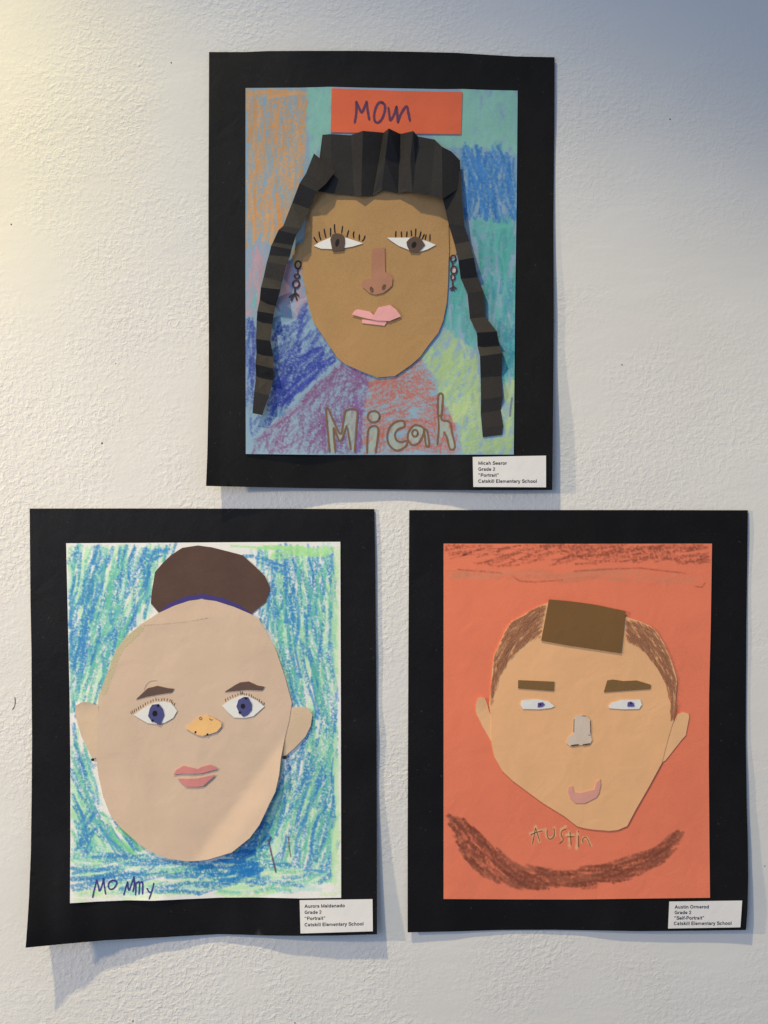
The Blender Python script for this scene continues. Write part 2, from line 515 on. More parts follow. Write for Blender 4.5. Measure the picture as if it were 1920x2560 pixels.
def build_wall():
    me = bpy.data.meshes.new('wall')
    x, z, d = 2.2, 1.9, 0.12
    v = [(-x, 0, -z), (x, 0, -z), (x, 0, z), (-x, 0, z), (-x, d, -z), (x, d, -z), (x, d, z), (-x, d, z)]
    me.from_pydata(v, [], [(0, 1, 2, 3), (5, 4, 7, 6), (4, 0, 3, 7), (1, 5, 6, 2), (3, 2, 6, 7), (4, 5, 1, 0)])
    me.update()
    o = bpy.data.objects.new('wall', me); COL.objects.link(o); me.materials.append(wall_mat())
    o['kind'] = 'structure'
    dark = paper_mat('hole_dark', (0.02, 0.018, 0.016), fleck=0.1)
    for (u, v_, r) in ((1675, 298, 2.3), (428, 157, 1.8), (28, 561, 2.0), (255, 1108, 2.2), (332, 2553, 2.4), (737, 2557, 2.0), (1912, 2165, 1.8), (289, 909, 1.4), (1555, 912, 1.6)):
        r *= 0.8; pts = ellipse(u, v_, r, r * random.uniform(1.0, 1.5), random.uniform(0, 90), 9, 0.2)
        rim_ = ellipse(u, v_, r * 1.9, r * 2.1, 0, 9, 0.1)
        vs = [P(u, v_, 0.00006)] + [P(*p, 0.00012) for p in pts] 
        f = [(0, i + 1, (i + 1) % 9 + 1) for i in range(9)]
        m2 = bpy.data.meshes.new('pin_hole'); m2.from_pydata(vs, [], f); m2.update()
        link('pin_hole', m2, dark, o)
    # a curved scratch at the far left
    class W: pass
    w = W(); w.o = o; w.base = np.zeros(3); w.H = lambda u, v: np.zeros(np.shape(u))
    ribbon('scratch', [[(37, 1743), (38, 1756), (36, 1766), (31, 1774)]], 2.2, 0.12, paper_mat('scratch_grey', (0.12, 0.115, 0.11)), w)
    return o
build_wall()

# ------------------------------------------------------------------ shared paper stock
ILL1, ILL2, ILL3 = (0.73, 0.69, 0.63), (0.75, 0.72, 0.66), (0.67, 0.645, 0.62)
M_MOUNT = paper_mat('black_card', (0.0066, 0.0058, 0.0060), rough=0.46, spec=0.24, fleck=0.5, mottle=0.28, bump=0.3, warp=0.35, dust=0.16)
M_BLACK = paper_mat('black_paper', (0.036, 0.0335, 0.0330), rough=0.55, spec=0.14, fleck=0.25, mottle=0.12, bump=0.12)
M_CRAYON = paper_mat('crayoned_paper', (1, 1, 1), rough=0.78, spec=0.25, fleck=0.09, mottle=0.03, bump=0.14, attr='crayon', fibre=1800)
M_WHITE = paper_mat('white_paper', (0.89, 0.885, 0.87), fleck=0.03, mottle=0.03)
M_MARK = paper_mat('black_marker', (0.014, 0.012, 0.013), rough=0.6, fleck=0.3)

# ================================================================== portrait with braids (top)
b_x = [505, 560, 700, 850, 1000, 1090, 1180, 1300, 1395]
b_h = [13.0, 10.5, 7.0, 4.2, 3.0, 4.2, 6.6, 6.6, 6.4]
w1 = waves(3, 0.35)
def relief1(u, v):
    vb = 1220
    bot = interp(b_x, b_h, u) * np.exp(-((np.clip(vb - v, 0, None)) / 260.0) ** 1.5)
    rt = interp([130, 260, 400, 620, 760, 900, 1060, 1230], [2.2, 2.4, 1.2, 2.0, 3.6, 2.0, 3.2, 1.0], v) * 0.55 * np.exp(-np.clip(1386 - u, 0, None) / 90.0)
    lf = 1.2 * np.exp(-np.clip(u - 522, 0, None) / 140.0)
    tp = interp([520, 620, 760, 1000, 1200, 1400], [0.3, 0.8, 3.5, 3.0, 1.2, 0.5], u) * np.exp(-np.clip(v - 130, 0, None) / 70.0)
    return 1.0 + bot + rt + lf + tp + w1(u, v)
A1 = Art('collage_portrait', 955, 680, relief1, 'topmost framed-in-black collage of a brown face with pleated black hair and two folded braids')

sheet('backing_mount', [(522.6, 130), (614, 130), (669, 127.5), (760, 127), (900, 127), (1020, 129), (1141, 132), (1220, 137), (1292, 141), (1386.5, 143),
      (1386, 311), (1383.5, 560), (1384.5, 800), (1383, 1000), (1380.7, 1225), (1200, 1225.5), (1000, 1224), (750, 1220), (515, 1215),
      (518, 1141), (521.5, 980), (522, 840), (521, 700), (521, 500), (522, 300)], 0, M_MOUNT, A1, thick=0.6, grid=22)

cv = Canvas(600, 205, 1310, 1150, 1.5, (124, 148, 163), soft=1.15, clump=0.28, op=0.72, gain=1.28)
mint, orange, pink = (124, 170, 152), (194, 140, 90), (184, 134, 138)
navy, purple, red = (52, 64, 134), (112, 82, 116), (164, 94, 82)
teal, ygreen, blue = (66, 138, 132), (150, 170, 118), (46, 102, 158)
def veil(pg, ang, col):
    cv.hatch(pg, ang, 16, 60, 11, col, 0.5, 1.3, 2, 0.40, vary=6)
tp_l = [(768, 220), (832, 216), (832, 338), (806, 342), (800, 396), (786, 386), (772, 410), (770, 300)]
tp_r = [(1150, 222), (1294, 226), (1292, 388), (1258, 380), (1235, 372), (1118, 364), (1086, 350), (1045, 342), (1000, 336), (1150, 338)]
for pg in (tp_l, tp_r):
    for _ in range(2):
        cv.hatch(pg, 80, 25, 60, 12, mint, 1.0, 2.2, 3, 0.75, vary=8)
og = [(616, 222), (768, 221), (770, 300), (772, 390), (752, 450), (716, 545), (690, 612), (640, 600), (616, 625)]
veil(og, 88, orange)
cv.hatch([(620, 222), (766, 221), (768, 245), (622, 246)], 2, 3, 90, 7, orange, 0.8, 1.6, 2)
cv.hatch(og, 89, 6, 90, 8, orange, 0.50, 1.5, 4)
cv.hatch(og, 88, 5, 120, 6, (192,132,78), 0.72, 0.5, 4)
cv.hatch([(690, 440), (700, 440), (702, 620), (688, 620)], 90, 2, 130, 6, (194,126,68), 0.85, 2, 3)
pk = [(614, 622), (640, 606), (690, 600), (700, 600), (680, 700), (655, 760), (650, 800), (630, 795), (614, 792)]
veil(pk, 88, pink)
cv.hatch(pk, 88, 6, 80, 7, pink, 0.62, 1.0, 5)
pk2 = [(716, 650), (752, 660), (760, 700), (768, 760), (752, 780), (738, 802), (712, 812), (700, 780), (686, 770), (700, 700)]
veil(pk2, 84, pink)
cv.hatch(pk2, 82, 9, 70, 7, pink, 0.62, 1.1, 5)
cv.hatch([(636, 705), (648, 705), (640, 765), (626, 770)], 75, 5, 40, 6, (96, 160, 152), 0.7, 1.3)
nv1 = [(615, 790), (640, 800), (642, 950), (632, 1060), (622, 1118), (615, 1000)]
veil(nv1, 88, navy)
cv.hatch(nv1, 88, 5, 90, 7, navy, 0.66, 1.5, 3)
nv2 = [(684, 800), (706, 800), (720, 815), (742, 790), (748, 765), (770, 752), (784, 806), (843, 894), (842, 900), (780, 955), (735, 1000), (690, 1045), (655, 1072), (632, 1090), (634, 1050), (664, 1030), (682, 960), (680, 880)]
veil(nv2, 50, navy)
cv.hatch(nv2, 58, 14, 80, 8, navy, 0.60, 1.6, 4)
cv.hatch([(780, 840), (842, 898), (700, 1030), (690, 985), (720, 950)], 40, 6, 90, 8, (44,54,136), 0.8, 1.3, 2)
cv.hatch([(682, 950), (730, 945), (700, 1030), (680, 1010)], 70, 8, 60, 8, navy, 0.85, 1.6, 2)
cv.hatch([(700, 1030), (716, 1022), (708, 1040), (700, 1042)], 50, 6, 20, 5, (60, 150, 180), 0.9, 2)
pp = [(845, 899), (880, 915), (940, 944), (916, 985), (908, 1060), (900, 1133), (628, 1133), (640, 1096), (690, 1052), (742, 1006), (792, 955)]
veil(pp, 62, purple)
cv.hatch(pp, 62, 22, 60, 6, purple, 0.50, 2.0, 3)
cv.hatch([(845, 905), (860, 915), (790, 985), (640, 1118), (632, 1110), (740, 1012)], 42, 5, 60, 6, (118,76,112), 0.72, 1.6, 2)
cv.hatch([(850, 905), (940, 945), (925, 968), (880, 975)], -40, 6, 60, 6, (116,76,116), 0.75, 1.3, 2)
cv.hatch([(880, 980), (915, 985), (902, 1133), (872, 1133)], 88, 6, 60, 7, (116,76,126), 0.72, 1.3, 2)
cv.hatch([(800, 1040), (820, 1040), (815, 1133), (796, 1133)], 85, 6, 60, 6, (116,76,114), 0.7, 1.5, 2)
rd = [(930, 950), (985, 944), (1048, 896), (1062, 905), (1070, 930), (1086, 940), (1090, 975), (1112, 1015), (1136, 1050), (1160, 1134), (905, 1134), (912, 1000)]
veil(rd, 10, red)
cv.hatch(rd, lambda u, v: 12 - (u - 1000) * 0.12, 8, 70, 6, red, 0.50, 1.7, 3)
cv.hatch([(925, 955), (990, 946), (1000, 966), (920, 990)], 14, 5, 60, 7, (172,94,80), 0.75, 1.5, 2)
cv.hatch([(1080, 960), (1092, 975), (1136, 1050), (1158, 1134), (1080, 1134)], 88, 7, 70, 6, (166,90,82), 0.65, 1.3, 3)
cv.hatch([(942, 1060), (960, 1060), (965, 1134), (940, 1134)], 80, 6, 60, 6, (172,96,82), 0.7, 1.3, 3)
yg = [(1052, 894), (1078, 866), (1102, 830), (1120, 822), (1150, 846), (1190, 878), (1200, 960), (1203, 1040), (1206, 1100), (1284, 1085), (1284, 1134), (1162, 1134), (1138, 1048), (1112, 1008), (1092, 970), (1086, 935)]
for _ in range(2):
    cv.hatch(yg, 62, 22, 70, 9, ygreen, 0.72, 1.2, 3)
cv.hatch(yg, 50, 14, 60, 7, (146,172,112), 0.6, 0.6, 2)
cv.hatch([(1112, 1000), (1198, 980), (1200, 1090), (1150, 1090)], 85, 10, 70, 9, (160,176,120), 0.8, 0.9, 4)
yr = [(1256, 950), (1288, 935), (1284, 1100), (1255, 1100), (1252, 1000)]
cv.hatch(yr, 86, 6, 60, 9, ygreen, 0.72, 1.5, 4)
t1 = [(1122, 640), (1146, 650), (1170, 740), (1188, 810), (1194, 878), (1150, 848), (1106, 818), (1119, 760)]
t2 = [(1160, 545), (1292, 538), (1288, 945), (1258, 960), (1250, 900), (1238, 830), (1212, 785), (1208, 710), (1190, 600)]
for pg in (t1, t2):
    cv.hatch(pg, 88, 10, 70, 9, teal, 0.72, 1.5, 4)
    cv.hatch(pg, 86, 10, 80, 7, (82,154,144), 0.7, 0.9, 4)
cv.hatch([(1215, 690), (1290, 700), (1288, 940), (1256, 955), (1240, 830)], 84, 10, 80, 9, (60,130,146), 0.6, 0.9, 4)
cv.hatch([(1170, 550), (1290, 548), (1288, 578), (1180, 578)], 2, 10, 60, 8, (86,160,144), 0.7, 1.3, 3)
bl = [(1118, 364), (1140, 362), (1150, 374), (1165, 358), (1178, 376), (1192, 358), (1212, 378), (1228, 374), (1236, 358), (1250, 358), (1256, 380), (1290, 386), (1292, 548), (1240, 556), (1200, 540), (1162, 552), (1156, 470), (1152, 404), (1130, 384)]
veil(bl, 94, blue)
cv.hatch(bl, 94, 14, 75, 7, blue, 0.66, 1.7, 4)
cv.hatch(bl, 112, 8, 80, 6, (58,116,174), 0.8, 0.5, 4)
cv.stroke([(1280, 995), (1277, 1018), (1275, 1040)], 5, (78, 78, 128), 0.95)
# pale insides of the five block letters and the rings of the earrings
pale = (142, 152, 140)
for pg in (c5((1045, 620), (1062, 605), (1165, 812), (1212, 618), (1300, 620), (1282, 960), (1240, 940), (1215, 745), (1162, 870), (1110, 760), (1120, 965), (1075, 960)),
           ellipse(934, 1041, 15, 14), c5((1400, 770), (1475, 770), (1455, 965), (1385, 965)),
           c6((365, 705), (310, 705), (250, 750), (225, 830), (240, 900), (290, 945), (340, 940), (385, 905), (385, 870), (340, 880), (300, 860), (290, 810), (320, 770), (365, 750)),
           c6((500, 745), (450, 740), (405, 790), (395, 850), (430, 900), (480, 890), (520, 830), (545, 900), (565, 915), (570, 880), (555, 790)),
           c6((650, 490), (685, 490), (680, 690), (740, 710), (785, 920), (745, 935), (700, 790), (640, 900))):
    cv.hatch(pg, 80, 20, 18, 6, pale, 1.0, 3.0, 0, 0.8, vary=6)
cv.hatch(ellipse(1134.5, 674.5, 7, 9), 60, 20, 10, 4, (200, 160, 160), 1, 3, 0)
cv.hatch(ellipse(1132, 693, 5, 7), 60, 20, 10, 4, (200, 160, 160), 1, 3, 0)
ex1 = lambda u, v: 3.2 * np.exp(-((u - 750) / 110.0) ** 2) * np.exp(-np.clip(1137 - v, 0, None) / 55.0)
drawn_sheet('drawing_paper', [(613.9, 220), (756, 219), (825, 217), (900, 219), (1000, 221), (1111, 223), (1156, 222.5), (1220, 225), (1294.2, 226.6)],
            [(1294.2, 226.6), (1291.8, 492), (1287.5, 771), (1286, 950), (1284.3, 1136.3)],
            [(614.5, 1134.8), (800, 1137), (1000, 1137), (1284.3, 1136.3)], [(613.9, 220), (613.6, 700), (614.5, 1134.8)],
            0.7, cv, ILL1, M_CRAYON, A1,
            extra=ex1)

M_STRIP = paper_mat('orange_strip_paper', alb((206, 96, 64), ILL1), fleck=0.05)
strip = sheet('title_strip', [(829, 220.5), (900, 223.5), (1000, 227), (1156, 230), (1154.5, 285), (1152.6, 335.7), (1000, 334), (827, 330.6), (828, 280)], 1.3, M_STRIP, A1)
M_PCR = crayon_mat('purple_crayon', alb((92, 58, 82), ILL1), 0.80)
ribbon('lettering', [c1((1282, 686), (1296, 600), (1296, 508)), c1((1296, 508), (1318, 560), (1340, 598), (1362, 560), (1383, 508)), c1((1383, 508), (1390, 580), (1404, 662)),
                     c2((195, 525), (165, 515), (138, 545), (118, 610), (122, 668), (148, 684), (180, 655), (203, 595), (205, 540), (178, 512)),
                     c2((235, 560), (243, 620), (252, 664), (285, 610), (303, 548)), c2((303, 548), (308, 610), (314, 684)), c2((314, 684), (340, 610), (385, 548), (400, 600), (414, 670))],
       6.0, 1.55, M_PCR, A1, strip)

M_FACE1 = paper_mat('brown_construction_paper', alb((160, 123, 80), ILL1), fleck=0.09, mottle=0.05, bump=0.2, fibre=1100)
fx1 = lambda u, v: 1.2 * np.exp(-((u - 940) / 160.0) ** 2 - ((v - 690) / 200.0) ** 2)
M_EAR1 = paper_mat('tan_ear_paper', alb((165, 128, 84), ILL1), fleck=0.06)
sheet('ear', c3((860, 345), (800, 372), (770, 430), (765, 490), (782, 545), (842, 570), (880, 500)), 1.1, M_EAR1, A1)
sheet('ear', c4((735, 205), (768, 300), (803, 430), (790, 470), (745, 484), (728, 440), (715, 260)), 1.1, M_EAR1, A1)
face1 = sheet('face', [(795, 462), (780, 505)] + c3((885, 95), (882, 200), (857, 360), (850, 500), (846, 620), (870, 720), (900, 870), (940, 1010), (980, 1070), (1060, 1190), (1135, 1302), (1200, 1360), (1350, 1425), (1465, 1472))
      + c4((140, 1472), (290, 1460), (420, 1370), (500, 1300), (560, 1215), (650, 1100), (690, 1000), (720, 850), (730, 700), (735, 500), (740, 430), (735, 200), (702, 50), (690, 0)) + [(1098, 465)],
      1.6, M_FACE1, A1, extra=fx1)
M_IRIS1 = paper_mat('brown_iris_paper', alb((84, 68, 58), ILL1))
def marks(lines, w, lift, art, parent, name, mat, extra=None):
    for ln in lines:
        ribbon(name, [ln], w, lift, mat, art, parent, extra=extra)
e = sheet('eye', c3((945, 380), (990, 350), (1080, 312), (1210, 312), (1280, 335), (1352, 360), (1270, 385), (1190, 400), (1090, 407), (1000, 403)), 2.2, M_WHITE, A1, extra=fx1, grid=14)
sheet('iris', c3((1080, 325), (1100, 285), (1125, 275), (1175, 282), (1200, 310), (1203, 355), (1190, 418), (1100, 426), (1090, 380)), 2.7, M_IRIS1, A1, e, extra=fx1, grid=14)
sheet('pupil', ellipse(*c3((1138, 354))[0], 4.6, 9.8, 14), 2.85, M_MARK, A1, e, thick=0.1, extra=fx1)
marks([c3((945, 308), (955, 328), (972, 352)), c3((987, 262), (992, 300), (1004, 332)), c3((1030, 240), (1036, 280), (1045, 312)), c3((1083, 232), (1082, 300)), c3((1115, 200), (1116, 240), (1120, 272)),
       c3((1183, 215), (1175, 275)), c3((1233, 252), (1225, 280), (1218, 308)), c3((1277, 262), (1272, 285), (1276, 315)), c3((1322, 285), (1320, 335)), c3((1368, 297), (1360, 325), (1345, 340))], 3.4, 1.75, A1, e, 'eyelash', M_MARK, fx1)
e = sheet('eye', c4((225, 312), (400, 312), (500, 325), (565, 345), (630, 372), (560, 410), (500, 428), (425, 432), (400, 412), (320, 380), (260, 340)), 2.2, M_WHITE, A1, extra=fx1, grid=14)
sheet('iris', c4((385, 348), (410, 320), (455, 300), (510, 325), (540, 372), (485, 434), (415, 432), (390, 380)), 2.7, M_IRIS1, A1, e, extra=fx1, grid=14)
sheet('pupil', ellipse(*c4((447, 371))[0], 5.6, 8.0, 25), 2.85, M_MARK, A1, e, thick=0.1, extra=fx1)
marks([c4((298, 258), (295, 308)), c4((342, 262), (345, 308)), c4((390, 262), (386, 308)), c4((424, 252), (428, 298)), c4((463, 238), (460, 298)), c4((505, 262), (498, 295), (488, 320)),
       c4((533, 283), (515, 326)), c4((548, 288), (540, 330)), c4((580, 285), (580, 338))], 3.4, 1.75, A1, e, 'eyelash', M_MARK, fx1)
M_NOSE1 = paper_mat('rose_brown_paper', alb((158, 110, 86), ILL1), fleck=0.08, mottle=0.12)
nose = sheet('nose', c4((102, 403), (205, 395), (210, 600), (250, 612), (272, 650), (265, 710), (230, 745), (190, 772), (130, 785), (80, 772), (22, 722), (12, 690), (30, 662), (95, 650), (97, 540)), 2.3, M_NOSE1, A1, extra=fx1)
M_SMUDGE = crayon_mat('pencil_smudge', alb((104, 80, 68), ILL1), 0.5, 1300, 0.16)
for (x, y, a) in ((96, 742, -15), (198, 722, 20)):
    sheet('nostril', ellipse(*c4((x, y))[0], 4.6, 7.8, a), 2.5, M_SMUDGE, A1, nose, thick=0.05, extra=fx1)
M_PINK = paper_mat('pink_paper', alb((228, 152, 146), ILL1), fleck=0.04)
sheet('lip', c3((1345, 990), (1545, 1006), (1550, 1012), (1530, 1043), (1470, 1036), (1345, 1021)), 2.2, M_PINK, A1, extra=fx1)['label'] = 'small lower lip'
sheet('lip', c3((1260, 950), (1285, 915), (1310, 905), (1410, 925), (1440, 955), (1480, 890), (1575, 870), (1625, 905), (1667, 965), (1572, 1004), (1470, 1000), (1370, 980)), 2.8, M_PINK, A1, extra=fx1)['label'] = 'large upper lip'
def ring(cx, cy, rx, ry, f, t=0):
    p = ellipse(cx, cy, rx, ry, t, 12); return f(*(p + p[:2]))
M_EARR = crayon_mat('dark_marker_line', alb((64, 46, 48), ILL1), 0.95)
ribbon('earring', [ring(813, 538, 24, 32, c3, 10), c3((812, 572), (808, 610)), ring(805, 632, 20, 17, c3), ring(797, 697, 27, 31, c3, 15), c3((788, 728), (785, 780)),
                   c3((785, 778), (768, 785), (742, 806)), c3((785, 780), (770, 800), (755, 835)), c3((786, 780), (795, 800), (803, 830)), c3((786, 772), (802, 778), (820, 796))], 4.2, 1.3, M_EARR, A1)
ribbon('earring', [ring(772, 485, 22, 27, c4, 15), c4((768, 515), (768, 550)), ring(778, 580, 24, 31, c4), ring(770, 640, 17, 24, c4), c4((768, 664), (770, 738)),
                   c4((770, 718), (745, 740)), c4((770, 732), (758, 755)), c4((772, 732), (784, 752)), c4((772, 714), (800, 735))], 3.6, 1.3, M_EARR, A1)
M_BCR = crayon_mat('brown_crayon', alb((112, 84, 64), ILL1), 0.9)
ribbon('lettering', [c5((1075, 965), (1060, 800), (1045, 620), (1064, 604), (1100, 690), (1165, 812), (1190, 700), (1212, 618), (1300, 618), (1296, 760), (1282, 960)),
                     c5((1122, 966), (1108, 760), (1162, 872), (1215, 742)), c5((1222, 760), (1250, 940)),
                     ring(1440, 668, 50, 47, c5), c5((1385, 968), (1398, 772), (1476, 766), (1456, 968)),
                     c6((365, 705), (310, 705), (250, 750), (225, 830), (240, 900), (290, 945), (340, 940), (385, 905), (385, 868), (340, 880), (300, 860), (290, 810), (320, 770), (366, 750), (366, 705)),
                     c6((500, 745), (450, 740), (405, 790), (395, 850), (430, 902), (480, 890), (518, 830), (530, 770), (490, 742)), c6((530, 770), (545, 900), (566, 915), (572, 880), (556, 790), (530, 765)),
                     ring(455, 805, 24, 28, c6), c6((640, 900), (652, 760), (645, 620), (650, 490), (686, 490), (680, 600), (676, 692), (742, 712), (762, 800), (786, 920), (745, 936), (722, 850), (695, 795)), c6((645, 660), (682, 660))],
       4.6, 0.95, M_BCR, A1, extra=ex1)
# pleated fringe: rows run left to right, each fold with its own height
hair_rows = [((799, 392), (789, 476), 3.5), ((806, 337), (806, 480), 3.5), ((827, 335), (828, 483), 4.4), ((877, 338), (886, 490), 3.6), ((907, 327), (903, 490), (11, 6)),
             ((959, 331.5), (932, 490), 3.4), ((972, 321), (954, 474), (15.5, 6)), ((1001, 335), (995, 484), (5, 4.2)), ((1033, 327.5), (1018, 478), (15, 7.5)), ((1045, 341), (1032, 481), 9.5),
             ((1087, 349), (1077, 489), 9.5), ((1105, 367), (1106, 498), 10.5), ((1129, 379), (1130, 482), 7.5), ((1150, 401), (1153, 468), 4)]
# order the rows so that faces look outward
folded_strip('pleated_hair', hair_rows, M_BLACK, A1, across=2)
braid_l = [(c1((945, 940))[0], c1((1122, 1092))[0], 8.2), (c1((880, 1105))[0], c1((1040, 1197))[0], 11), (c1((825, 1190))[0], c1((970, 1256))[0], 11), (c1((765, 1350))[0], c1((910, 1402))[0], 4)]
for L_, R_, h in (((690, 215), (835, 237), 9.5), ((650, 250), (800, 286), 9.5), ((605, 350), (770, 376), 5), ((590, 380), (760, 410), 5.5), ((572, 457), (745, 472), 3), ((555, 512), (715, 540), 4.5), ((528, 637), (682, 680), 5),
                  ((505, 725), (668, 742), 9.5), ((495, 825), (632, 866), 3), ((475, 922), (612, 945), 8.5), ((470, 998), (603, 1012), 4), ((465, 1152), (583, 1168), 11), ((468, 1270), (605, 1281), 4), ((460, 1362), (610, 1400), 10), ((465, 1462), (612, 1472), 4)):
    braid_l.append((c3(L_)[0], c3(R_)[0], h))
braid_l += [(c5((450, 460))[0], c5((575, 495))[0], 10), (c5((435, 640))[0], c5((515, 656))[0], 7.5)]
folded_strip('braid', [(a_, b_, 1.8 + (h_ - 3) * 1.0 + 4.5 * math.exp(-((a_[1] - 640) / 140.0) ** 2)) for a_, b_, h_ in braid_l], M_BLACK, A1)
braid_r = [(c2((640, 1130))[0], c2((838, 1090))[0], 4.2)]
for L_, R_, h in (((690, 0), (846, 0), 4.5), ((735, 200), (866, 214), 4.6), ((784, 366), (908, 342), 3.0), ((815, 500), (945, 478), 8), ((835, 650), (975, 640), 2.2), ((890, 770), (1025, 760), 4.6), ((912, 985), (1040, 970), 4.2),
                  ((970, 1100), (1136, 1090), 9.5), ((975, 1212), (1155, 1196), 3), ((995, 1296), (1181, 1270), 8), ((1000, 1472), (1174, 1460), 2.4)):
    braid_r.append((c4(L_)[0], c4(R_)[0], h))
braid_r += [(c6((1003, 530))[0], c6((1183, 500))[0], 4.0), (c6((1001, 640))[0], c6((1168, 614))[0], 1.9), (c6((1012, 760))[0], c6((1186, 740))[0], 2.8), (c6((1018, 838))[0], c6((1176, 818))[0], 2.6)]
folded_strip('braid', [(a_, b_, 1.9 + (h_ - 3) * 1.0 + 4.0 * math.exp(-((a_[1] - 600) / 150.0) ** 2)) for a_, b_, h_ in braid_r], M_BLACK, A1)

# ================================================================== portrait with bun (lower left)
b2x = [55, 140, 250, 400, 530, 620, 720, 830, 945]
b2h = [23, 16.5, 9.5, 4.5, 2.0, 3.6, 7.2, 8.6, 8.2]
w2 = waves(11, 0.35)
def relief2(u, v):
    vb = 2345
    bot = interp(b2x, b2h, u) * np.exp(-((np.clip(vb - v, 0, None)) / 190.0) ** 1.4)
    rt = interp([1270, 1400, 1550, 1620, 1760, 1850, 1950, 2100, 2350], [0.8, 2.2, 3.0, 3.4, 1.5, 3.6, 1.6, 3.0, 1.5], v) * 0.55 * np.exp(-np.clip(942 - u, 0, None) / 80.0)
    lf = interp([1270, 1500, 1640, 1800, 1950, 2350], [0.3, 0.6, 1.6, 0.8, 1.8, 0.5], v) * np.exp(-np.clip(u - 74, 0, None) / 80.0)
    return 1.0 + bot + rt + lf + w2(u, v)
A2 = Art('collage_portrait', 505, 1815, relief2, 'mounted collage with a brown hair bun, blue eyes and a blue and green crayon background')
sheet('backing_mount', [(74, 1271.3), (300, 1271), (600, 1271.5), (935.7, 1272.5), (938, 1400), (941, 1740), (942, 2000), (942.6, 2335.8), (840, 2339), (740, 2339.5), (661, 2338.8), (600, 2336.5), (545, 2335.5), (480, 2339),
      (411.6, 2343), (261, 2351), (160, 2360), (64, 2369.5), (69, 2300), (72.6, 2241), (77, 2130), (79, 1990), (80, 1850), (79, 1740), (78.6, 1632), (76, 1500)], 0, M_MOUNT, A2, thick=0.6, grid=22)

cw = Canvas(155, 1345, 865, 2270, 1.5, (220, 213, 204), soft=1.05, clump=0.36, op=0.86, gain=1.2)
B_, G_, LG = (58, 124, 174), (104, 176, 158), (168, 210, 158)
lf_p = [(172, 1364), (400, 1362), (462, 1358), (420, 1392), (388, 1430), (376, 1500), (388, 1530), (350, 1562), (318, 1592), (290, 1630), (268, 1690), (250, 1740), (240, 1762), (205, 1756), (190, 1766), (190, 1800), (204, 1845), (232, 1900), (238, 1960), (262, 2030), (280, 2048), (350, 2110), (378, 2130), (180, 2140)]
rt_p = [(620, 1372), (700, 1362), (838, 1362), (843, 1600), (846, 2190), (700, 2160), (600, 2150), (560, 2120), (622, 2095), (650, 2060), (676, 2010), (690, 1975), (700, 1900), (730, 1885), (768, 1840), (782, 1785), (762, 1766), (735, 1764), (728, 1730), (712, 1680), (680, 1600), (648, 1552), (640, 1530), (670, 1490), (674, 1462), (660, 1440)]
bt_p = [(180, 2138), (378, 2132), (430, 2148), (520, 2158), (610, 2112), (700, 2150), (846, 2190), (846, 2222), (700, 2232), (500, 2236), (380, 2238), (182, 2240)]
an_l = lambda u, v: 76 if v < 1760 else (100 if v < 1900 else (112 if u < 230 else 125))
an_r = lambda u, v: 92 + (8 if 1600 < v < 1760 else 0) - (18 if v > 1850 else 0)
for pg, an, n1 in ((lf_p, an_l, 95), (rt_p, an_r, 110)):
    cw.hatch(pg, an, 9, n1, 11, (162, 202, 188), 0.66, 1.6, 5, 0.7)
    cw.hatch(pg, an, 7, n1 * 1.2, 10, LG, 0.66, 1.0, 5)
    cw.hatch(pg, an, 7, n1 * 1.2, 9, G_, 0.60, 0.95, 5)
    cw.hatch(pg, an, 7, n1 * 1.2, 9, B_, 0.54, 0.95, 6)
    cw.hatch(pg, an, 6, n1 * 0.8, 7, B_, 0.8, 0.22, 5)
    cw.hatch(pg, an, 6, n1 * 0.8, 7, (96, 176, 148), 0.7, 0.3, 4)
cw.hatch(bt_p, 4, 6, 90, 11, (166, 206, 190), 0.62, 1.3, 3, 0.65)
cw.hatch(bt_p, 4, 5, 120, 9, LG, 0.62, 1.1, 3)
cw.hatch(bt_p, 5, 6, 110, 9, G_, 0.55, 0.8, 3)
cw.hatch(bt_p, 6, 7, 100, 10, B_, 0.6, 0.95, 3)
cw.hatch([(480, 2165), (560, 2150), (640, 2110), (660, 2200), (520, 2205), (470, 2190)], 8, 10, 70, 10, (30, 108, 168), 0.85, 1.6, 4)
cw.hatch([(300, 2060), (378, 2126), (340, 2138), (250, 2090)], -42, 6, 80, 8, (110, 190, 116), 0.7, 1.0, 3)
cw.hatch([(205, 2020), (250, 2040), (225, 2140), (185, 2140)], 55, 10, 70, 7, B_, 0.75, 0.9, 3)
cw.hatch([(590, 2060), (660, 2020), (690, 2120), (600, 2150), (560, 2130)], 60, 10, 80, 9, (34, 104, 168), 0.75, 1.1, 3)
cw.hatch([(560, 1360), (640, 1366), (835, 1364), (835, 1392), (700, 1398), (620, 1386)], -3, 5, 90, 7, (150, 206, 126), 0.72, 1.6, 2)
cw.hatch([(604, 1384), (700, 1398), (722, 1410), (716, 1440), (640, 1412)], -16, 6, 50, 8, B_, 0.7, 1.5, 3)
cw.hatch([(828, 1364), (848, 1362), (850, 2236), (832, 2236)], 90, 2, 120, 9, (184, 214, 160), 0.72, 1.6, 2)
cw.hatch([(180, 2234), (500, 2226), (846, 2222), (846, 2240), (182, 2252)], 2, 3, 120, 9, (176, 214, 150), 0.6, 0.9, 2)
cw.hatch([(172, 1362), (262, 1362), (250, 1460), (230, 1560), (182, 1760), (172, 1500)], 82, 6, 80, 8, B_, 0.68, 0.7, 4)
cw.hatch([(378, 1368), (430, 1372), (390, 1402), (350, 1406), (330, 1388)], 5, 8, 50, 7, B_, 0.7, 1.2, 3)
